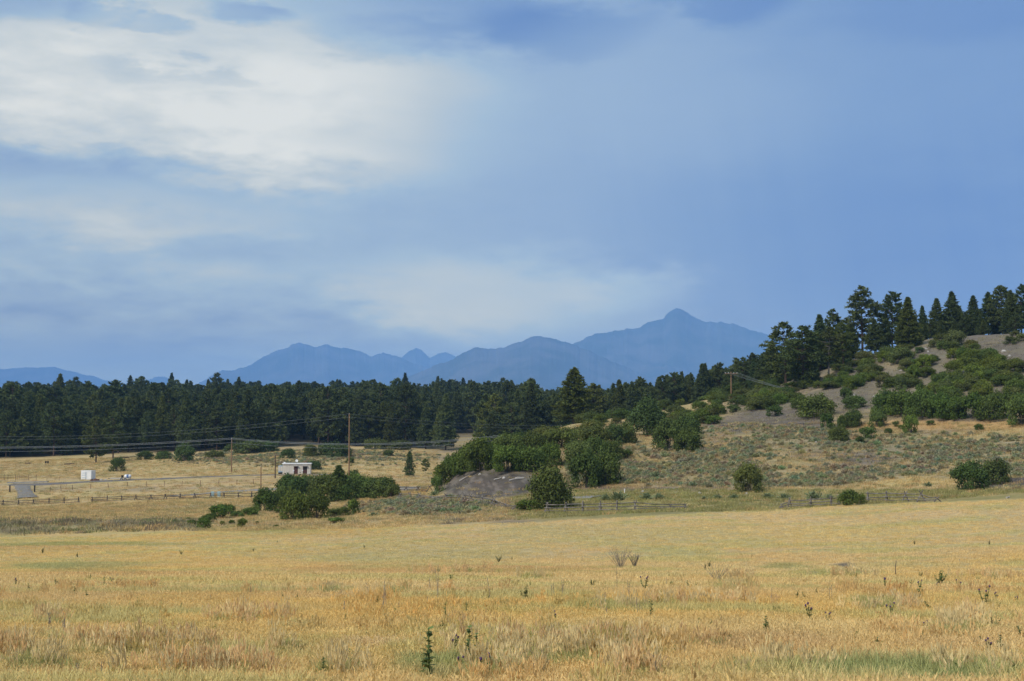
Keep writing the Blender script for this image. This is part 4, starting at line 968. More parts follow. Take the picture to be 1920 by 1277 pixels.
# ------------------------------------------------------------------ buck-and-rail fences
def jit(s): return float(rng.normal() * s)
def rail(P0, P1, r, parent, mat, name='rail'):
    P0 = Vector(P0); P1 = Vector(P1); mid = (P0 + P1) / 2 + Vector((jit(.04), jit(.04), -.03 + jit(.03)))
    MB().tube([P0, mid, P1], [r, r * .92, r * .8], 5).build(name, mat, parent)
def buck_fence(pts, label, h=1.1, mat='rail', broken=(), nr=3, fallen=()):
    G = [hit(*p) for p in pts]; root = thing('rail_fence', label, 'fence', tuple(G[0]), 0, None)
    L = [np.array(g) - G[0] for g in G]
    for k, g in enumerate(L):
        a = L[min(k + 1, len(L) - 1)] - L[max(k - 1, 0)]; a = a[:2] / (np.linalg.norm(a[:2]) + 1e-6); nx, ny = -a[1], a[0]
        tilt = .45 if k in fallen else 1.0; hh = h * tilt * rng.uniform(.92, 1.1)
        for sgn in (-1, 1):
            b0 = (g[0] + nx * .62 * sgn + jit(.05), g[1] + ny * .62 * sgn, g[2] - .10); t0 = (g[0] - nx * .28 * sgn + a[0] * .06 * sgn, g[1] - ny * .28 * sgn, g[2] + hh * 1.08)
            MB().tube([b0, t0], [.075, .06], 6).build('post', M[mat], root)
    for k in range(len(L) - 1):
        if k in broken: continue
        A, B = L[k], L[k + 1]; a = (B - A)[:2]; ln = np.linalg.norm(a) + 1e-6; a = a / ln; nx, ny = -a[1], a[0]
        for j in range(nr):
            z0 = h * (.82, .50, .22, .65)[j] * (.5 if k in fallen else 1); z1 = h * (.82, .50, .22, .65)[j] * (.5 if k + 1 in fallen else 1)
            if j == 1 and rng.random() < .12: z1 = .06
            o = (0, -.30, -.42, .3)[j]; e = .22
            rail((A[0] + nx * o - a[0] * e, A[1] + ny * o - a[1] * e, A[2] + z0 + jit(.04)), (B[0] + nx * o + a[0] * e, B[1] + ny * o + a[1] * e, B[2] + z1 + jit(.04)), .060, root, M[mat])
    return root
xs = [-28, 6, 35, 63, 92, 120, 147, 173, 201, 228, 255, 283, 310, 338, 365, 395, 420, 447, 472, 498]
buck_fence([(x, float(np.interp(x, [-30, 0, 140, 250, 330, 400, 500], [950, 948.5, 942.5, 938, 936, 934, 932]))) for x in xs], 'long dark buck and rail fence crossing the meadow below the gravel drive', 1.02, 'rail_dark', broken=(6,))
buck_fence([(748, 922), (761, 922), (784, 922), (806, 922)], 'dark rail fence along the road behind the large thicket', 1.0, 'rail_dark')
buck_fence([(750, 935), (768, 935), (786, 936), (815, 936), (836, 936.5), (862, 938)], 'pale rail fence running into the sagebrush beside the thicket', .95, fallen=(3,))
buck_fence([(870, 938), (882, 940), (903, 943), (926, 948), (946, 951), (968, 955)], 'tangled collapsing rail fence beside the big juniper', 1.05, fallen=(4, 5), nr=4)
buck_fence([(1026, 961), (1061, 961), (1093, 960), (1126, 959), (1157, 959), (1191, 957), (1257, 954), (1284, 953)], 'straight weathered rail fence right of the big juniper', 1.2, fallen=(6, 7), nr=3)
buck_fence([(1466, 953.5), (1481, 953), (1520, 951), (1558, 948), (1572, 947)], 'sagging rail fence left of the round bush', 1.1, fallen=(0,), nr=3)
buck_fence([(1627, 941), (1662, 940.5), (1698, 940.5), (1727, 941), (1757, 941)], 'end run of rail fence right of the round bush, last bay collapsed', 1.15, fallen=(4,), nr=3)

# ------------------------------------------------------------------ wire fence with thin posts, pipe corral, gate posts
G = [hit(px, py) for px, py in ((94, 922), (115, 920.5), (136, 919), (170, 916.5), (204, 914.5), (239, 913), (275, 912), (308, 911.5), (341, 911), (376, 910), (410, 909), (444, 908.5), (476, 908))]
root = thing('wire_fence', 'thin post and wire fence below the gravel drive', 'fence', tuple(G[0]))
for k, g in enumerate(G):
    l = g - G[0]; MB().tube([(l[0], l[1], l[2] - .2), (l[0] + jit(.08), l[1], l[2] + 1.15)], .055, 5).build('post', M['steel'], root)
    if k:
        m = G[k - 1] - G[0]
        for z in (.45, .75, 1.05): MB().tube([(m[0], m[1], m[2] + z), (l[0], l[1], l[2] + z)], .012, 3).build('wire', M['steel'], root)
G = [hit(px, 901) for px in (-12, 8, 15, 29, 54, 68)]
root = thing('pipe_corral', 'rust brown pipe corral panel behind the gravel pad', 'fence', tuple(G[0]))
for k, g in enumerate(G):
    l = g - G[0]; MB().tube([(l[0], l[1], l[2] - .2), (l[0], l[1], l[2] + 1.5)], .05, 6).build('post', M['steel'], root)
    if k:
        m = G[k - 1] - G[0]
        for z in ((1.35, .7) if k != 4 else (1.35, 1.0, .65, .3)): MB().tube([(m[0], m[1], m[2] + z), (l[0], l[1], l[2] + z)], .035, 5).build('rail', M['steel'], root)
        if k == 4:
            for q in range(1, 7):
                p = m + (l - m) * q / 7; MB().tube([(p[0], p[1], p[2]), (p[0], p[1], p[2] + 1.35)], .022, 4).build('bar', M['steel'], root)
G = [hit(88, 901), hit(111, 901), hit(150, 901)]
root = thing('pipe_rail', 'low rusty pipe rail between the corral and the white box', 'fence', tuple(G[0]))
for k, g in enumerate(G):
    l = g - G[0]; MB().tube([(l[0], l[1], l[2] - .2), (l[0], l[1], l[2] + .75)], .045, 5).build('post', M['steel'], root)
    if k: m = G[k - 1] - G[0]; MB().tube([(m[0], m[1], m[2] + .6), (l[0], l[1], l[2] + .6)], .04, 5).build('rail', M['steel'], root)
for px, lab in ((18.5, 'thick dark gate post on the far side of the gravel apron from the drive'), (65, 'thick dark gate post where the wire fence meets the gravel apron')):
    g = hit(px, 922.5); root = thing('gate_post', lab, 'post', tuple(g))
    MB().tube([(0, 0, -.3), (0, 0, 1.42)], [.17, .155], 8).build('shaft', M['dark'], root); MB().tube([(0, 0, 1.42), (0, 0, 1.50)], [.18, .12], 8).build('cap', M['dark'], root)

# ------------------------------------------------------------------ poles and wires
def pole(px, base, top, label, mat='pole', D=None, r=.16, arms=0, ins=2, name='utility_pole', armw=2.4):
    g = ground(px, D) if D else hit(px, base); h = float(z_at(top, g[1])) - g[2]
    root = thing(name, label, 'pole', tuple(g))
    MB().tube([(0, 0, -.5), (0, 0, h * .5), (0, 0, h)], [r, r * .85, r * .68], 8).build('shaft', M[mat], root)
    for k in range(arms):
        z = h - .45 - k * 1.3
        arm = MB().box((0, -.2, z), (armw, .13, .16)).build('crossarm', M[mat], root)
        for x in (-.47, -.22, .22, .47): MB().tube([(x * armw, -.2, z + .08), (x * armw, -.2, z + .32)], [.06, .045], 6).build('insulator', M['insul'], arm)
        for sx_ in (-1, 1): MB().tube([(sx_ * armw * .28, -.2, z - .05), (0, -.14, z - .75)], .03, 4).build('brace', M['dark'], root)
    if not arms:
        for k in range(ins): MB().tube([(0, -.16, h - .12 - .75 * k), (0, -.34, h - .12 - .75 * k)], [.07, .06], 6).build('insulator', M['insul'], root)
    return np.array([g[0], g[1], g[2] + h])
p434 = pole(434, 886, 821, 'pale utility pole standing on the knoll left of the shed', r=.17)
p656 = pole(656, 0, 775, 'tall brown utility pole rising behind the large thicket', D=345, r=.19)
pole(489, 928, 873, 'short reddish pole beside the road at the left of the thicket', r=.13, ins=1)
pole(516, 897, 852, 'short dark pole beside the left end of the shed', 'pole_dark', r=.15, ins=1)
p1370 = pole(1370, 0, 697, 'brown utility pole with crossarms on the shoulder of the hill', D=352, arms=1, r=.17, armw=2.9)
pL = pole(-190, 0, 836, 'utility pole on the far meadow toward the forest', D=420); pL2 = pole(-150, 0, 812, 'utility pole on the knoll beyond the corral', D=440)
pR = pole(1052, 0, 797, 'utility pole hidden behind the big olive pine', D=450); pR2 = pole(945, 0, 815, 'utility pole hidden behind the scrub of the spur', D=400)
pH = pole(2140, 0, 660, 'utility pole with crossarms at the hill side', D=300, arms=1)
def wire(A, B, sag, mat, r, label, n=22):
    A = np.array(A); B = np.array(B); P = [A + (B - A) * t - np.array([0, 0, 4 * sag * t * (1 - t)]) for t in np.linspace(0, 1, n)]
    o = MB().tube([p - A for p in P], r, 4, cap=False).build('power_line', M[mat], None, loc=tuple(A))
    tag(o, label, 'wire', 'power lines')
off = lambda p, dz, dx=0, dy=-.3: p + np.array([dx, dy, dz])
for dz, dx, r_ in ((-.05, 0, .03), (-.35, .3, .03), (-1.25, 0, .02)):
    wire(off(p434, dz, dx), off(pL, dz, dx), 1.1, 'wire', r_, 'power line strung from the pale pole toward the left meadow')
    wire(off(p434, dz, dx), off(pR2, dz, dx), 1.9, 'wire', r_, 'power line strung from the pale pole past the tall pole to the spur')
for dz in (-.1, -.85):
    wire(off(p656, dz), off(pL2, dz), 2.6, 'wire_faint', .018, 'thin power line running down left from the tall brown pole')
    wire(off(p656, dz), off(pR, dz), .9, 'wire_faint', .018, 'thin power line running right from the tall brown pole')
for x in (-.47, -.22, .22, .47):
    wire(p1370 + np.array([x * 2.9, -.2, -.15]), pH + np.array([x * 2.4, -.2, -.15]), 8.5 + x, 'wire_faint', .022, 'thin power line sagging across the hillside oaks')

# ------------------------------------------------------------------ shed
g = hit(556, 889.5); m = g[1] / F; rz = R(4)
sh = thing('utility_shed', 'small flat roofed beige shed with two brown doors', 'building', tuple(g), rz)
W_, D_, H_ = 51.5 * m, 4.2, 19.0 * m
lx = lambda X: (X - 915) / 12 * m               # position along the front read from the enlarged photograph
lz = lambda Y: (818 - Y) / 12 * m
doors = [(855, 945), (1055, 1150)]
# front wall in panels round the door openings
xs = [-W_ / 2, lx(855), lx(945), lx(1055), lx(1150), W_ / 2]
wl = MB()
for a_, b_ in ((0, 1), (2, 3), (4, 5)): wl.box(((xs[a_] + xs[b_]) / 2, .08, H_ / 2), (xs[b_] - xs[a_], .16, H_))
for a_, b_ in ((1, 2), (3, 4)): wl.box(((xs[a_] + xs[b_]) / 2, .08, (lz(640) + H_) / 2), (xs[b_] - xs[a_], .16, H_ - lz(640)))
wl.build('front_wall', M['wall'], sh)
MB().box((-W_ / 2 + .08, D_ / 2 + .16, H_ / 2), (.16, D_, H_)).build('side_wall', M['wall'], sh)
MB().box((W_ / 2 - .08, D_ / 2 + .16, H_ / 2), (.16, D_, H_)).build('side_wall', M['wall'], sh)
MB().box((0, D_ + .24, H_ / 2), (W_, .16, H_)).build('back_wall', M['wall'], sh)
roof = MB().box((0, D_ / 2 + .1, H_ + .13), (W_ + .35, D_ + .7, .26)).build('roof', M['white'], sh)
MB().box((-W_ / 2 + .4, .9, H_ + .40), (.5, .5, .28)).build('roof_vent', M['white'], roof)
for x in np.linspace(-W_ / 2 + .6, W_ / 2 - .4, 13):
    if not any(lx(a_) - .12 < x < lx(b_) + .12 for a_, b_ in doors): MB().box((x, -.012, H_ / 2), (.05, .024, H_ - .02)).build('siding_rib', M['wall'], sh)
for k, (a_, b_) in enumerate(doors):
    w = lx(b_) - lx(a_); cx = (lx(a_) + lx(b_)) / 2; zt = lz(640)
    d = MB().box((cx, .10, zt / 2), (w - .1, .06, zt)).build('door', M['door'], sh)
    for sx_ in (-1, 1): MB().box((cx + sx_ * (w / 2 - .025), .06, zt / 2), (.05, .1, zt)).build('door_frame', M['louvre'], d)
    if k: MB().box((cx, .06, zt * .74), (w * .7, .03, zt * .36)).build('louvre', M['louvre'], d)
    MB().box((cx - w * .36, .05, zt * .5), (.06, .06, .16)).build('handle', M['insul'], d)
    MB().box((lx(a_) - .12, -.03, zt * .48), (.24, .05, .34)).build('notice', M['white'], sh)
    MB().box((cx, -.28, zt + .14), (w + .25, .55, .10)).build('door_hood', M['concrete'], sh)
for k, (X, w) in enumerate(((-W_ / 2 - .35, .62), (-W_ / 2 - .95, .55))):
    ac = MB().box((X, .9 + .5 * k, 1.45 - .08 * k), (w, .9, 1.75)).build('air_conditioner', M['bluegrey'], sh)
    MB().box((X, .43 + .5 * k, 1.45), (w * .8, .03, 1.2)).build('grille', M['wall'], ac)
    MB().box((X, .9 + .5 * k, .32), (w * .9, .8, .5)).build('bracket', M['dark'], ac)
MB().box((.8, -.55, .03), (W_ + .5, 1.0, .14)).build('slab', M['concrete'], sh)
# dish on a mast behind the roof edge
dx = lx(905); dish = thing('satellite_dish', 'round white dish on the shed roof', 'dish', tuple(g + np.array([dx, 1.0, H_ + .26])))
MB().tube([(0, 0, 0), (0, 0, .45)], .04, 6).build('mast', M['dark'], dish)
dm = MB(); rad = .36; n = 18; Vv = [(0, .02, .62)]
for k in range(1, 4):
    q = rad * k / 3
    for j in range(n): Vv.append((q * math.cos(j * 2 * math.pi / n), .02 - .45 * q * q, .62 + q * math.sin(j * 2 * math.pi / n)))
Ff = [(0, 1 + (j + 1) % n, 1 + j) for j in range(n)] + [(1 + k * n + j, 1 + k * n + (j + 1) % n, 1 + (k + 1) * n + (j + 1) % n, 1 + (k + 1) * n + j) for k in range(2) for j in range(n)]
dm.add(Vv, Ff).build('reflector', M['white'], dish, True)
MB().tube([(0, .0, .30), (0, -.34, .58)], .02, 4).build('feed_arm', M['concrete'], dish)

# ------------------------------------------------------------------ white storage box, trailer, scrap, pedestals
g = hit(161.5, 900); m = g[1] / F
bx = thing('storage_container', 'white storage box standing beside the gravel drive', 'container', tuple(g), R(-9))
w, h = 20.5 * m, 18.0 * m
bd = MB().box((0, 1.2, h / 2 - .05), (w, 2.4, h - .2)).build('body', M['white'], bx)
MB().box((0, 1.2, h - .08), (w + .08, 2.48, .12)).build('roof_panel', M['white'], bx)
for sx_ in (-1, 1): 
    d = MB().box((sx_ * w * .245, -.03, h * .47), (w * .46, .05, h * .80)).build('door', M['white'], bx)
    MB().tube([(sx_ * w * .06, -.09, .3), (sx_ * w * .06, -.09, h * .85)], .025, 5).build('lock_bar', M['bluegrey'], d)
for z in (.25, .5, .72): MB().box((-w * .22, -.068, h * z), (w * .36, .025, .07)).build('rib', M['bluegrey'], bx)
MB().box((0, 1.2, .03), (w - .2, 2.2, .16)).build('skid', M['dark'], bx)
def lump(name, label, cat, px, py, w, h, mat, group=None, d=None):
    g = hit(px, py); n_ = 9; V = [(0, 0, h * .96)]; Ff = []
    for r_, z in ((.55, .85), (.95, .45), (1.0, 0.0), (.9, -.25)):
        for k in range(n_):
            a = k * 6.28 / n_; q = r_ * rng.uniform(.8, 1.12); V.append((math.cos(a) * q * w / 2, math.sin(a) * q * (d or w) / 2, z * h * rng.uniform(.85, 1.1)))
    Ff += [(0, 1 + k, 1 + (k + 1) % n_) for k in range(n_)]
    for r_ in range(3): Ff += [(1 + r_ * n_ + k, 1 + (r_ + 1) * n_ + k, 1 + (r_ + 1) * n_ + (k + 1) % n_, 1 + r_ * n_ + (k + 1) % n_) for k in range(n_)]
    o = MB().add(V, Ff).build(name, mat, None, False, tuple(g)); o.rotation_euler.z = rng.random() * 6; return tag(o, label, cat, group)
def log(label, px, py, length, r, rz, mat='log', tilt=.03, group=None, name='fallen_log'):
    g = hit(px, py); dx, dy = math.cos(rz), math.sin(rz); P = []
    for t in (-.5, -.2, .15, .5): x, y = dx * length * t, dy * length * t; P.append((x, y, float(H(g[0] + x, g[1] + y)) - g[2] + r * .8 + tilt * (t + .5) + jit(.03)))
    o = MB().tube(P, [r, r * .95, r * .85, r * .6], 7).build(name, M[mat], None, loc=tuple(g)); return tag(o, label, 'log', group)
for px, w, h in ((172, .9, .5), (179, 1.2, .6), (184, .8, .45)): lump('scrap_heap', 'rusty brown scrap lying at the foot of the white box', 'scrap', px, 901.5, w, h, M['rust'], 'rusty scrap by the white box')
for px, w, h in ((190, .7, .35), (198, .6, .3)): lump('rubble', 'pale rubble heap between the scrap and the trailer', 'rubble', px, 900.5, w, h, M['rock'], 'pale rubble by the drive')
g = hit(226, 900.5); m = g[1] / F
tr = thing('trailer', 'low pale trailer carrying a white and blue tank', 'trailer', tuple(g), R(3))
MB().box((0, 0, .50), (4.6, 1.7, .14)).build('bed', M['concrete'], tr)
MB().box((-2.6, 0, .47), (.9, .12, .1)).build('drawbar', M['dark'], tr)
for x in (.4, 1.3):
    wh = MB().tube([(x, -.98, .3), (x, -.80, .3)], .30, 12).build('wheel', M['dark'], tr); MB().tube([(x, -1.0, .3), (x, -.97, .3)], .15, 8).build('rim', M['concrete'], wh)
tk = MB().tube([(.9, 0, .98), (1.15, 0, .98), (2.35, 0, .98), (2.55, 0, .98)], [.2, .42, .42, .22], 12).build('tank', M['white'], tr, True)
MB().tube([(1.5, 0, .98), (2.0, 0, .98)], .435, 12).build('band', M['blue'], tk)
MB().box((.45, 0, .92), (.45, .5, .62)).build('pump', M['dark'], tr)
for px, lab in ((398.5, 'pale green cabinet behind the rail fence, the one beside the broken bay side'), (410.5, 'pale green cabinet behind the rail fence, the one toward the thicket')):
    g = hit(px, 931.5); root = thing('utility_cabinet', lab.replace(', the one beside the broken bay side', ', farther from the short reddish pole').replace(', the one toward the thicket', ', nearer the short reddish pole'), 'cabinet', tuple(g), R(5))
    MB().box((0, 0, .52), (.62, .5, 1.0)).build('body', M['mint'], root); MB().box((0, 0, 1.06), (.68, .56, .09), taper=.8).build('lid', M['mint'], root); MB().box((0, -.26, .5), (.5, .02, .8)).build('door', M['mint'], root); MB().box((0, 0, .02), (.8, .7, .1)).build('plinth', M['concrete'], root)
g = hit(88, 871.5); mp = thing('feeder_stand', 'two small dark panels on a short stand in the far meadow', 'feeder', tuple(g))
for sx_ in (-1, 1): MB().box((sx_ * .33, 0, .85), (.45, .3, .62)).build('panel', M['dark'], mp); MB().tube([(sx_ * .33, 0, -.1), (sx_ * .33, 0, .6)], .05, 5).build('leg', M['dark'], mp)
for px, py, ln in ((53, 869.5, 2.0), (130, 871, 3.0), (234, 859, 3.0)): log('dark fallen log lying in the far meadow below the forest', px, py, ln, .2, R(5), 'bark', group='fallen logs in the far meadow')
for px, py, ln, a_ in ((872, 897, 2.2, .6), (933, 899, 1.2, .2), (968, 899, 2.4, .35), (975, 897, 1.6, .2)): log('bleached log on the grey shale bank', px, py, ln, .12, a_, group='bleached logs on the shale bank')
for px, py, ln, a_ in ((1527, 828, 1.8, -.4), (1700, 690, 2.2, .3), (1692, 695, 1.8, 0), (1735, 655, 2.4, .1), (1668, 665, 2.0, .2), (1708, 676, 1.5, .5), (1868, 907, 2.0, .3), (1878, 904, 1.6, .5), (1890, 934, .9, .9)): log('bleached branch lying on bare ground of the hill', px, py, ln, .10, a_, group='bleached branches on the hill')
for px, py, w, h in ((1605, 765, 1.3, .7), (1205, 923, .5, .3), (1312, 926, .5, .3), (1733, 656, 1.8, .5), (1710, 662, .8, .4), (1882, 660, 1.2, .5), (1400, 927, .4, .3), (1640, 745, .8, .4), (1600, 742, .7, .3), (1690, 695, .9, .4), (1515, 775, .5, .25), (1893, 668, .7, .3), (1855, 906, .6, .3), (1740, 660, .6, .3), (1630, 690, .6, .3), (900, 890, .5, .25), (945, 897, .6, .3), (1420, 815, .4, .2), (1530, 830, .5, .25)):
    lump('rock', 'pale rock on the bare shale ground', 'rock', px, py, w, h, M['rock'], 'pale rocks on the shale')
g = hit(1171, 924); mk_ = thing('marker_post', 'small white marker post at the foot of the sage slope', 'post', tuple(g))
MB().tube([(0, 0, -.2), (0, 0, .5)], .06, 6).build('shaft', M['white'], mk_); MB().box((0, 0, .52), (.16, .10, .12)).build('cap', M['white'], mk_)
g = hit(1679, 1080); stk = MB().tube([(0, 0, -.2), (.01, 0, .5), (.05, 0, .93)], [.028, .024, .018], 6).build('wooden_stake', M['bark'], None, loc=tuple(g)); tag(stk, 'thin dark stake standing alone in the field', 'stake')

# ------------------------------------------------------------------ weeds in the near field
def weed_meshes(name, kind):
    """unit height plants: list of (part name, mesh)"""
    st = MB(); V = []; v = []; heads = []
    def leaf(p, d, ln, w):
        d = np.array(d); d = d / np.linalg.norm(d); s = np.cross(d, [0, 0, 1.0]); s = s / (np.linalg.norm(s) + 1e-6) * w; p = np.array(p)
        V.extend([p - s * .3, p + d * ln * .45 + s, p + d * ln + [0, 0, -.12 * ln], p + d * ln * .45 - s]); v.extend([rng.uniform(.7, 1.25)] * 4)
    nst = {'thistle': 3, 'leafy': 4, 'spire': 1, 'bushy': 7}[kind]
    for k in range(nst):
        a = rng.random() * 6.28; sp = {'thistle': .20, 'leafy': .22, 'spire': .06, 'bushy': .40}[kind] * rng.random() ** .6; hh = rng.uniform(.62, 1.0) if k else 1.0
        P = [(0, 0, -.08), (math.cos(a) * sp * .5, math.sin(a) * sp * .5, hh * .5), (math.cos(a) * sp, math.sin(a) * sp, hh)]
        st.tube(P, [.018, .014, .008], 4, cap=False)
        nl = {'thistle': 16, 'leafy': 24, 'spire': 40, 'bushy': 20}[kind]
        for q in range(nl):
            t = rng.uniform(.08, .97); b = rng.random() * 6.28; base = np.array(P[0]) * (1 - t) + np.array(P[2]) * t
            leaf(base, (math.cos(b), math.sin(b), rng.uniform(.2, .9)), rng.uniform(.13, .26) * (1.15 - .6 * t), .05)
        if kind == 'thistle': heads.append(P[2])
    out = [('stem', st.mesh(name + '_stem', M['weed'])), ('leaves', mesh_np(name + '_leaves', np.array(V), np.arange(len(V)).reshape(-1, 4), [M['weed']], attr=v))]
    for p in heads:
        hb = MB(); hb.tube([(0, 0, -.03), (0, 0, 0), (0, 0, .05), (0, 0, .075)], [.02, .045, .05, .03], 7)
        out.append(('flower_head', hb.mesh(name + '_head', M['purple']), p))
    return out
at_ = M['weed'].node_tree
WK = {k: [weed_meshes('%s_%d' % (k, q), k) for q in range(3)] for k in ('thistle', 'leafy', 'spire', 'bushy')}
for k in WK:
    for q in WK[k]:
        me = q[0][1]; a_ = me.attributes.new('v', 'FLOAT', 'POINT'); a_.data.foreach_set('value', np.full(len(me.vertices), .9, np.float32))
WLAB = {'thistle': ('thistle', 'purple headed thistle standing in the dry grass', 'purple thistles in the field'), 'leafy': ('green_weed', 'small leafy green weed standing in the dry grass', 'leafy weeds in the field'),
        'spire': ('green_weed', 'single upright leafy green weed spire in the dry grass', 'weed spires in the field'), 'bushy': ('green_weed', 'bushy many stemmed green weed in the dry grass', 'bushy weeds in the field')}
def weed(px, py, hpx, kind, tint=(1, 1, 1), wide=1.25):
    g = hit(px, py); h = hpx * g[1] / F * (.8 if py < 1070 else 1) + .09; nm, lab, grp = WLAB[kind]; parts = WK[kind][int(rng.integers(0, 3))]
    t = thing(nm, lab, 'weed', tuple(g), rng.random() * 6.28, grp); t.scale = (h * wide, h * wide, h)
    for p in parts:
        o = obj(p[0], p[1], t, p[2] if len(p) > 2 else None); o.color = (*tint, 1)
        if p[0] == 'flower_head': k = min(1.2, .7 / h); o.scale = (k / wide, k / wide, k)
GD = (.8, .86, .75)
for a_ in [(1762, 1098, 26, 'bushy', (1, 1.1, 1)), (1728, 1126, 30, 'leafy'), (1797, 1112, 20, 'thistle'), (1847, 1141, 36, 'thistle'), (1670, 1161, 24, 'thistle', GD), (1437, 1192, 30, 'leafy'), (1480, 1188, 12, 'leafy'), (1490, 1187, 14, 'leafy'), (1493, 1126, 16, 'leafy', GD), (1507, 1126, 12, 'leafy', GD), (1520, 1170, 32, 'thistle', GD), (1553, 1173, 18, 'thistle'), (1645, 1219, 18, 'leafy', GD), (1865, 1184, 22, 'bushy'), (1875, 1228, 32, 'leafy'), (1857, 1232, 26, 'thistle', GD), (1738, 1186, 16, 'thistle'), (1693, 1185, 16, 'leafy'), (1712, 1184, 14, 'leafy'), (1730, 1204, 16, 'leafy'), (1797, 1220, 14, 'leafy'), (1830, 1183, 16, 'leafy'), (1914, 1208, 28, 'leafy'), (1290, 1108, 16, 'leafy'), (1305, 1107, 12, 'leafy'), (1310, 1180, 16, 'spire'), (1353, 1168, 10, 'leafy'), (1335, 1162, 8, 'leafy'),
           (805, 1280, 92, 'spire'), (792, 1272, 50, 'leafy'), (880, 1250, 66, 'spire'), (893, 1248, 52, 'spire'), (850, 1228, 28, 'thistle'), (914, 1280, 44, 'thistle', (.8, .95, .8)), (865, 1268, 26, 'thistle'), (984, 1127, 27, 'leafy'), (834, 1162, 27, 'spire', (1.1, 1.1, 1)), (875, 1156, 20, 'spire'), (1042, 1168, 16, 'thistle', GD), (1220, 1162, 32, 'spire', GD), (1208, 1112, 26, 'thistle', (.9, 1, .9)), (1110, 1104, 15, 'bushy'), (708, 1136, 14, 'leafy', GD), (829, 1192, 22, 'leafy', GD), (1188, 1206, 15, 'leafy'), (1245, 1194, 15, 'leafy'), (1075, 1202, 18, 'thistle', GD), (838, 1140, 14, 'leafy'),
           (97, 1227, 30, 'leafy', GD), (113, 1224, 20, 'leafy', GD), (215, 1202, 15, 'thistle', (.4, .42, .4)), (187, 1204, 14, 'spire', GD), (94, 1194, 11, 'thistle', GD), (455, 1180, 18, 'spire', GD), (465, 1178, 9, 'thistle', GD), (587, 1180, 20, 'spire', GD), (140, 1120, 17, 'spire', GD), (165, 1126, 15, 'leafy'), (195, 1099, 15, 'spire', GD), (210, 1097, 10, 'thistle', GD), (30, 1102, 14, 'thistle', GD), (55, 1112, 15, 'leafy'), (105, 1098, 12, 'leafy'), (85, 1143, 10, 'leafy'), (30, 1171, 14, 'spire', (.45, .45, .4)), (43, 1193, 12, 'leafy'), (303, 1141, 12, 'leafy', GD), (268, 1149, 7, 'leafy', GD), (287, 1147, 8, 'leafy'), (338, 1146, 12, 'leafy'), (530, 1126, 12, 'leafy', GD), (555, 1129, 13, 'leafy', GD), (605, 1275, 34, 'spire'), (572, 1274, 10, 'leafy'), (80, 1038, 14, 'leafy', GD), (340, 1040, 9, 'bushy', GD), (145, 1045, 10, 'leafy', GD), (520, 1018, 5, 'leafy', GD), (475, 1035, 8, 'leafy', GD), (1715, 1021, 9, 'leafy', (.5, .55, .5)), (1855, 1021, 9, 'leafy', (.5, .55, .5)), (1410, 1046, 8, 'spire', (.5, .55, .5)), (683, 1028, 7, 'leafy', GD), (1330, 1064, 14, 'leafy'), (1322, 1068, 12, 'leafy'), (655, 1190, 10, 'leafy'), (680, 1168, 12, 'leafy', GD), (648, 1170, 9, 'leafy', GD), (1530, 1120, 14, 'leafy', GD), (1565, 1118, 10, 'leafy'), (1590, 1116, 12, 'leafy'), (1655, 1140, 12, 'leafy'), (1708, 1130, 12, 'leafy', GD), (1740, 1150, 18, 'leafy'), (1760, 1108, 12, 'thistle'), (1890, 1112, 14, 'leafy'), (1905, 1138, 14, 'thistle', GD), (1870, 1132, 16, 'thistle', GD), (1660, 1108, 20, 'thistle'), (1620, 1180, 12, 'leafy'), (1725, 1108, 16, 'thistle', GD), (960, 1050, 6, 'leafy', GD), (935, 1054, 14, 'bushy', (.9, .9, .9)), (940, 1258, 14, 'leafy'), (655, 1256, 16, 'leafy', GD), (1905, 1275, 26, 'leafy', GD), (1840, 1215, 16, 'leafy'), (1800, 1275, 24, 'leafy', GD)]:
    weed(*a_)
for k in range(85):
    py = float(rng.uniform(1085, 1270)); weed(float(rng.uniform(20, 1900) if k % 3 else rng.uniform(1200, 1900)), py, float(rng.uniform(6, 11) * (1 + (py - 1085) / 200)), ['leafy', 'bushy', 'spire', 'leafy'][k % 4], (rng.uniform(.9, 1.5), rng.uniform(.95, 1.3), .9))
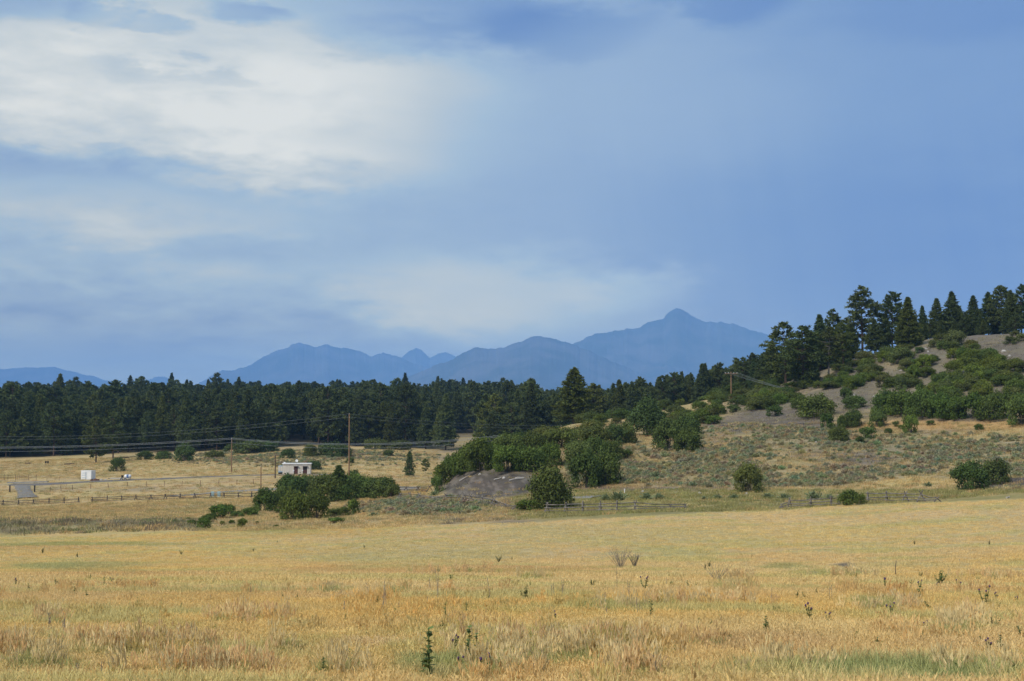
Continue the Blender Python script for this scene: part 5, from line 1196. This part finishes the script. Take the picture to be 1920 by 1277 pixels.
# dead stalks: bare forked grey stems
def stalk(px, py, hpx, n=1, spread=.12, label='bare grey dead weed stalk standing in the dry grass', name='dead_stalk', group='dead stalks in the field', mat='deadstem', br=3, r=.009):
    g = hit(px, py); h = hpx * g[1] / F + .08; t = thing(name, label, 'weed', tuple(g), 0, group)
    for k in range(n):
        a = rng.random() * 6.28; sp = spread * h * rng.uniform(.3, 1.2); tip = np.array([math.cos(a) * sp, math.sin(a) * sp, h * rng.uniform(.7, 1.0)]); bs = np.array([jit(.04), jit(.04), -.1])
        m_ = MB(); m_.tube([bs, bs * .5 + tip * .5 + [jit(.03), jit(.03), 0], tip], [r * 1.3, r, r * .6], 4, cap=False)
        for q in range(br):
            f = rng.uniform(.4, .95); p = bs + (tip - bs) * f; d = np.array([jit(.5), jit(.5), 1.0]); d /= np.linalg.norm(d); m_.tube([p, p + d * h * .16], [r * .7, r * .4], 3, cap=False)
        m_.build('stem', M[mat], t)
for px, py, hp, n_ in ((691, 1122, 34, 1), (716, 1148, 55, 2), (724, 1146, 50, 1), (818, 1127, 66, 2), (805, 1116, 32, 2), (645, 1153, 29, 2), (695, 1149, 25, 1), (748, 1148, 24, 1), (802, 1140, 22, 1), (844, 1190, 46, 1), (850, 1170, 24, 1), (916, 1130, 44, 1), (1035, 1126, 34, 2), (1055, 1124, 40, 2), (1158, 1112, 56, 1), (1135, 1140, 36, 2), (1136, 1155, 20, 3), (1195, 1160, 40, 1), (1200, 1158, 30, 1), (95, 1185, 34, 3), (120, 1195, 34, 3), (1093, 1054, 14, 1), (1445, 1128, 26, 1), (397, 1132, 14, 1), (470, 1120, 24, 2), (490, 1112, 18, 1), (1640, 1150, 30, 1), (1415, 1240, 26, 2), (1558, 1130, 30, 2), (1865, 1052, 10, 1), (1800, 1060, 12, 1), (190, 1275, 36, 2), (145, 1275, 30, 2), (1350, 1180, 20, 1), (1000, 1275, 30, 2), (1230, 1275, 40, 2), (1560, 1245, 30, 1), (1180, 1125, 34, 2), (1250, 1105, 26, 1), (640, 1130, 30, 1)):
    stalk(px, py, hp, n_)
stalk(1163, 1064, 36, 34, .75, 'wide thicket of dead grey stems in the field', 'dead_brush', None, 'deadstem', 4, .008)
stalk(1190, 1062, 24, 24, .55, 'smaller dry olive bush beside the wide dead thicket', 'dead_brush', None, 'twig', 4, .008)
stalk(1345, 1090, 30, 16, .9, 'fan of bare grey stems leaning from a reddish tussock', 'dead_brush', None, 'deadstem', 2, .009)
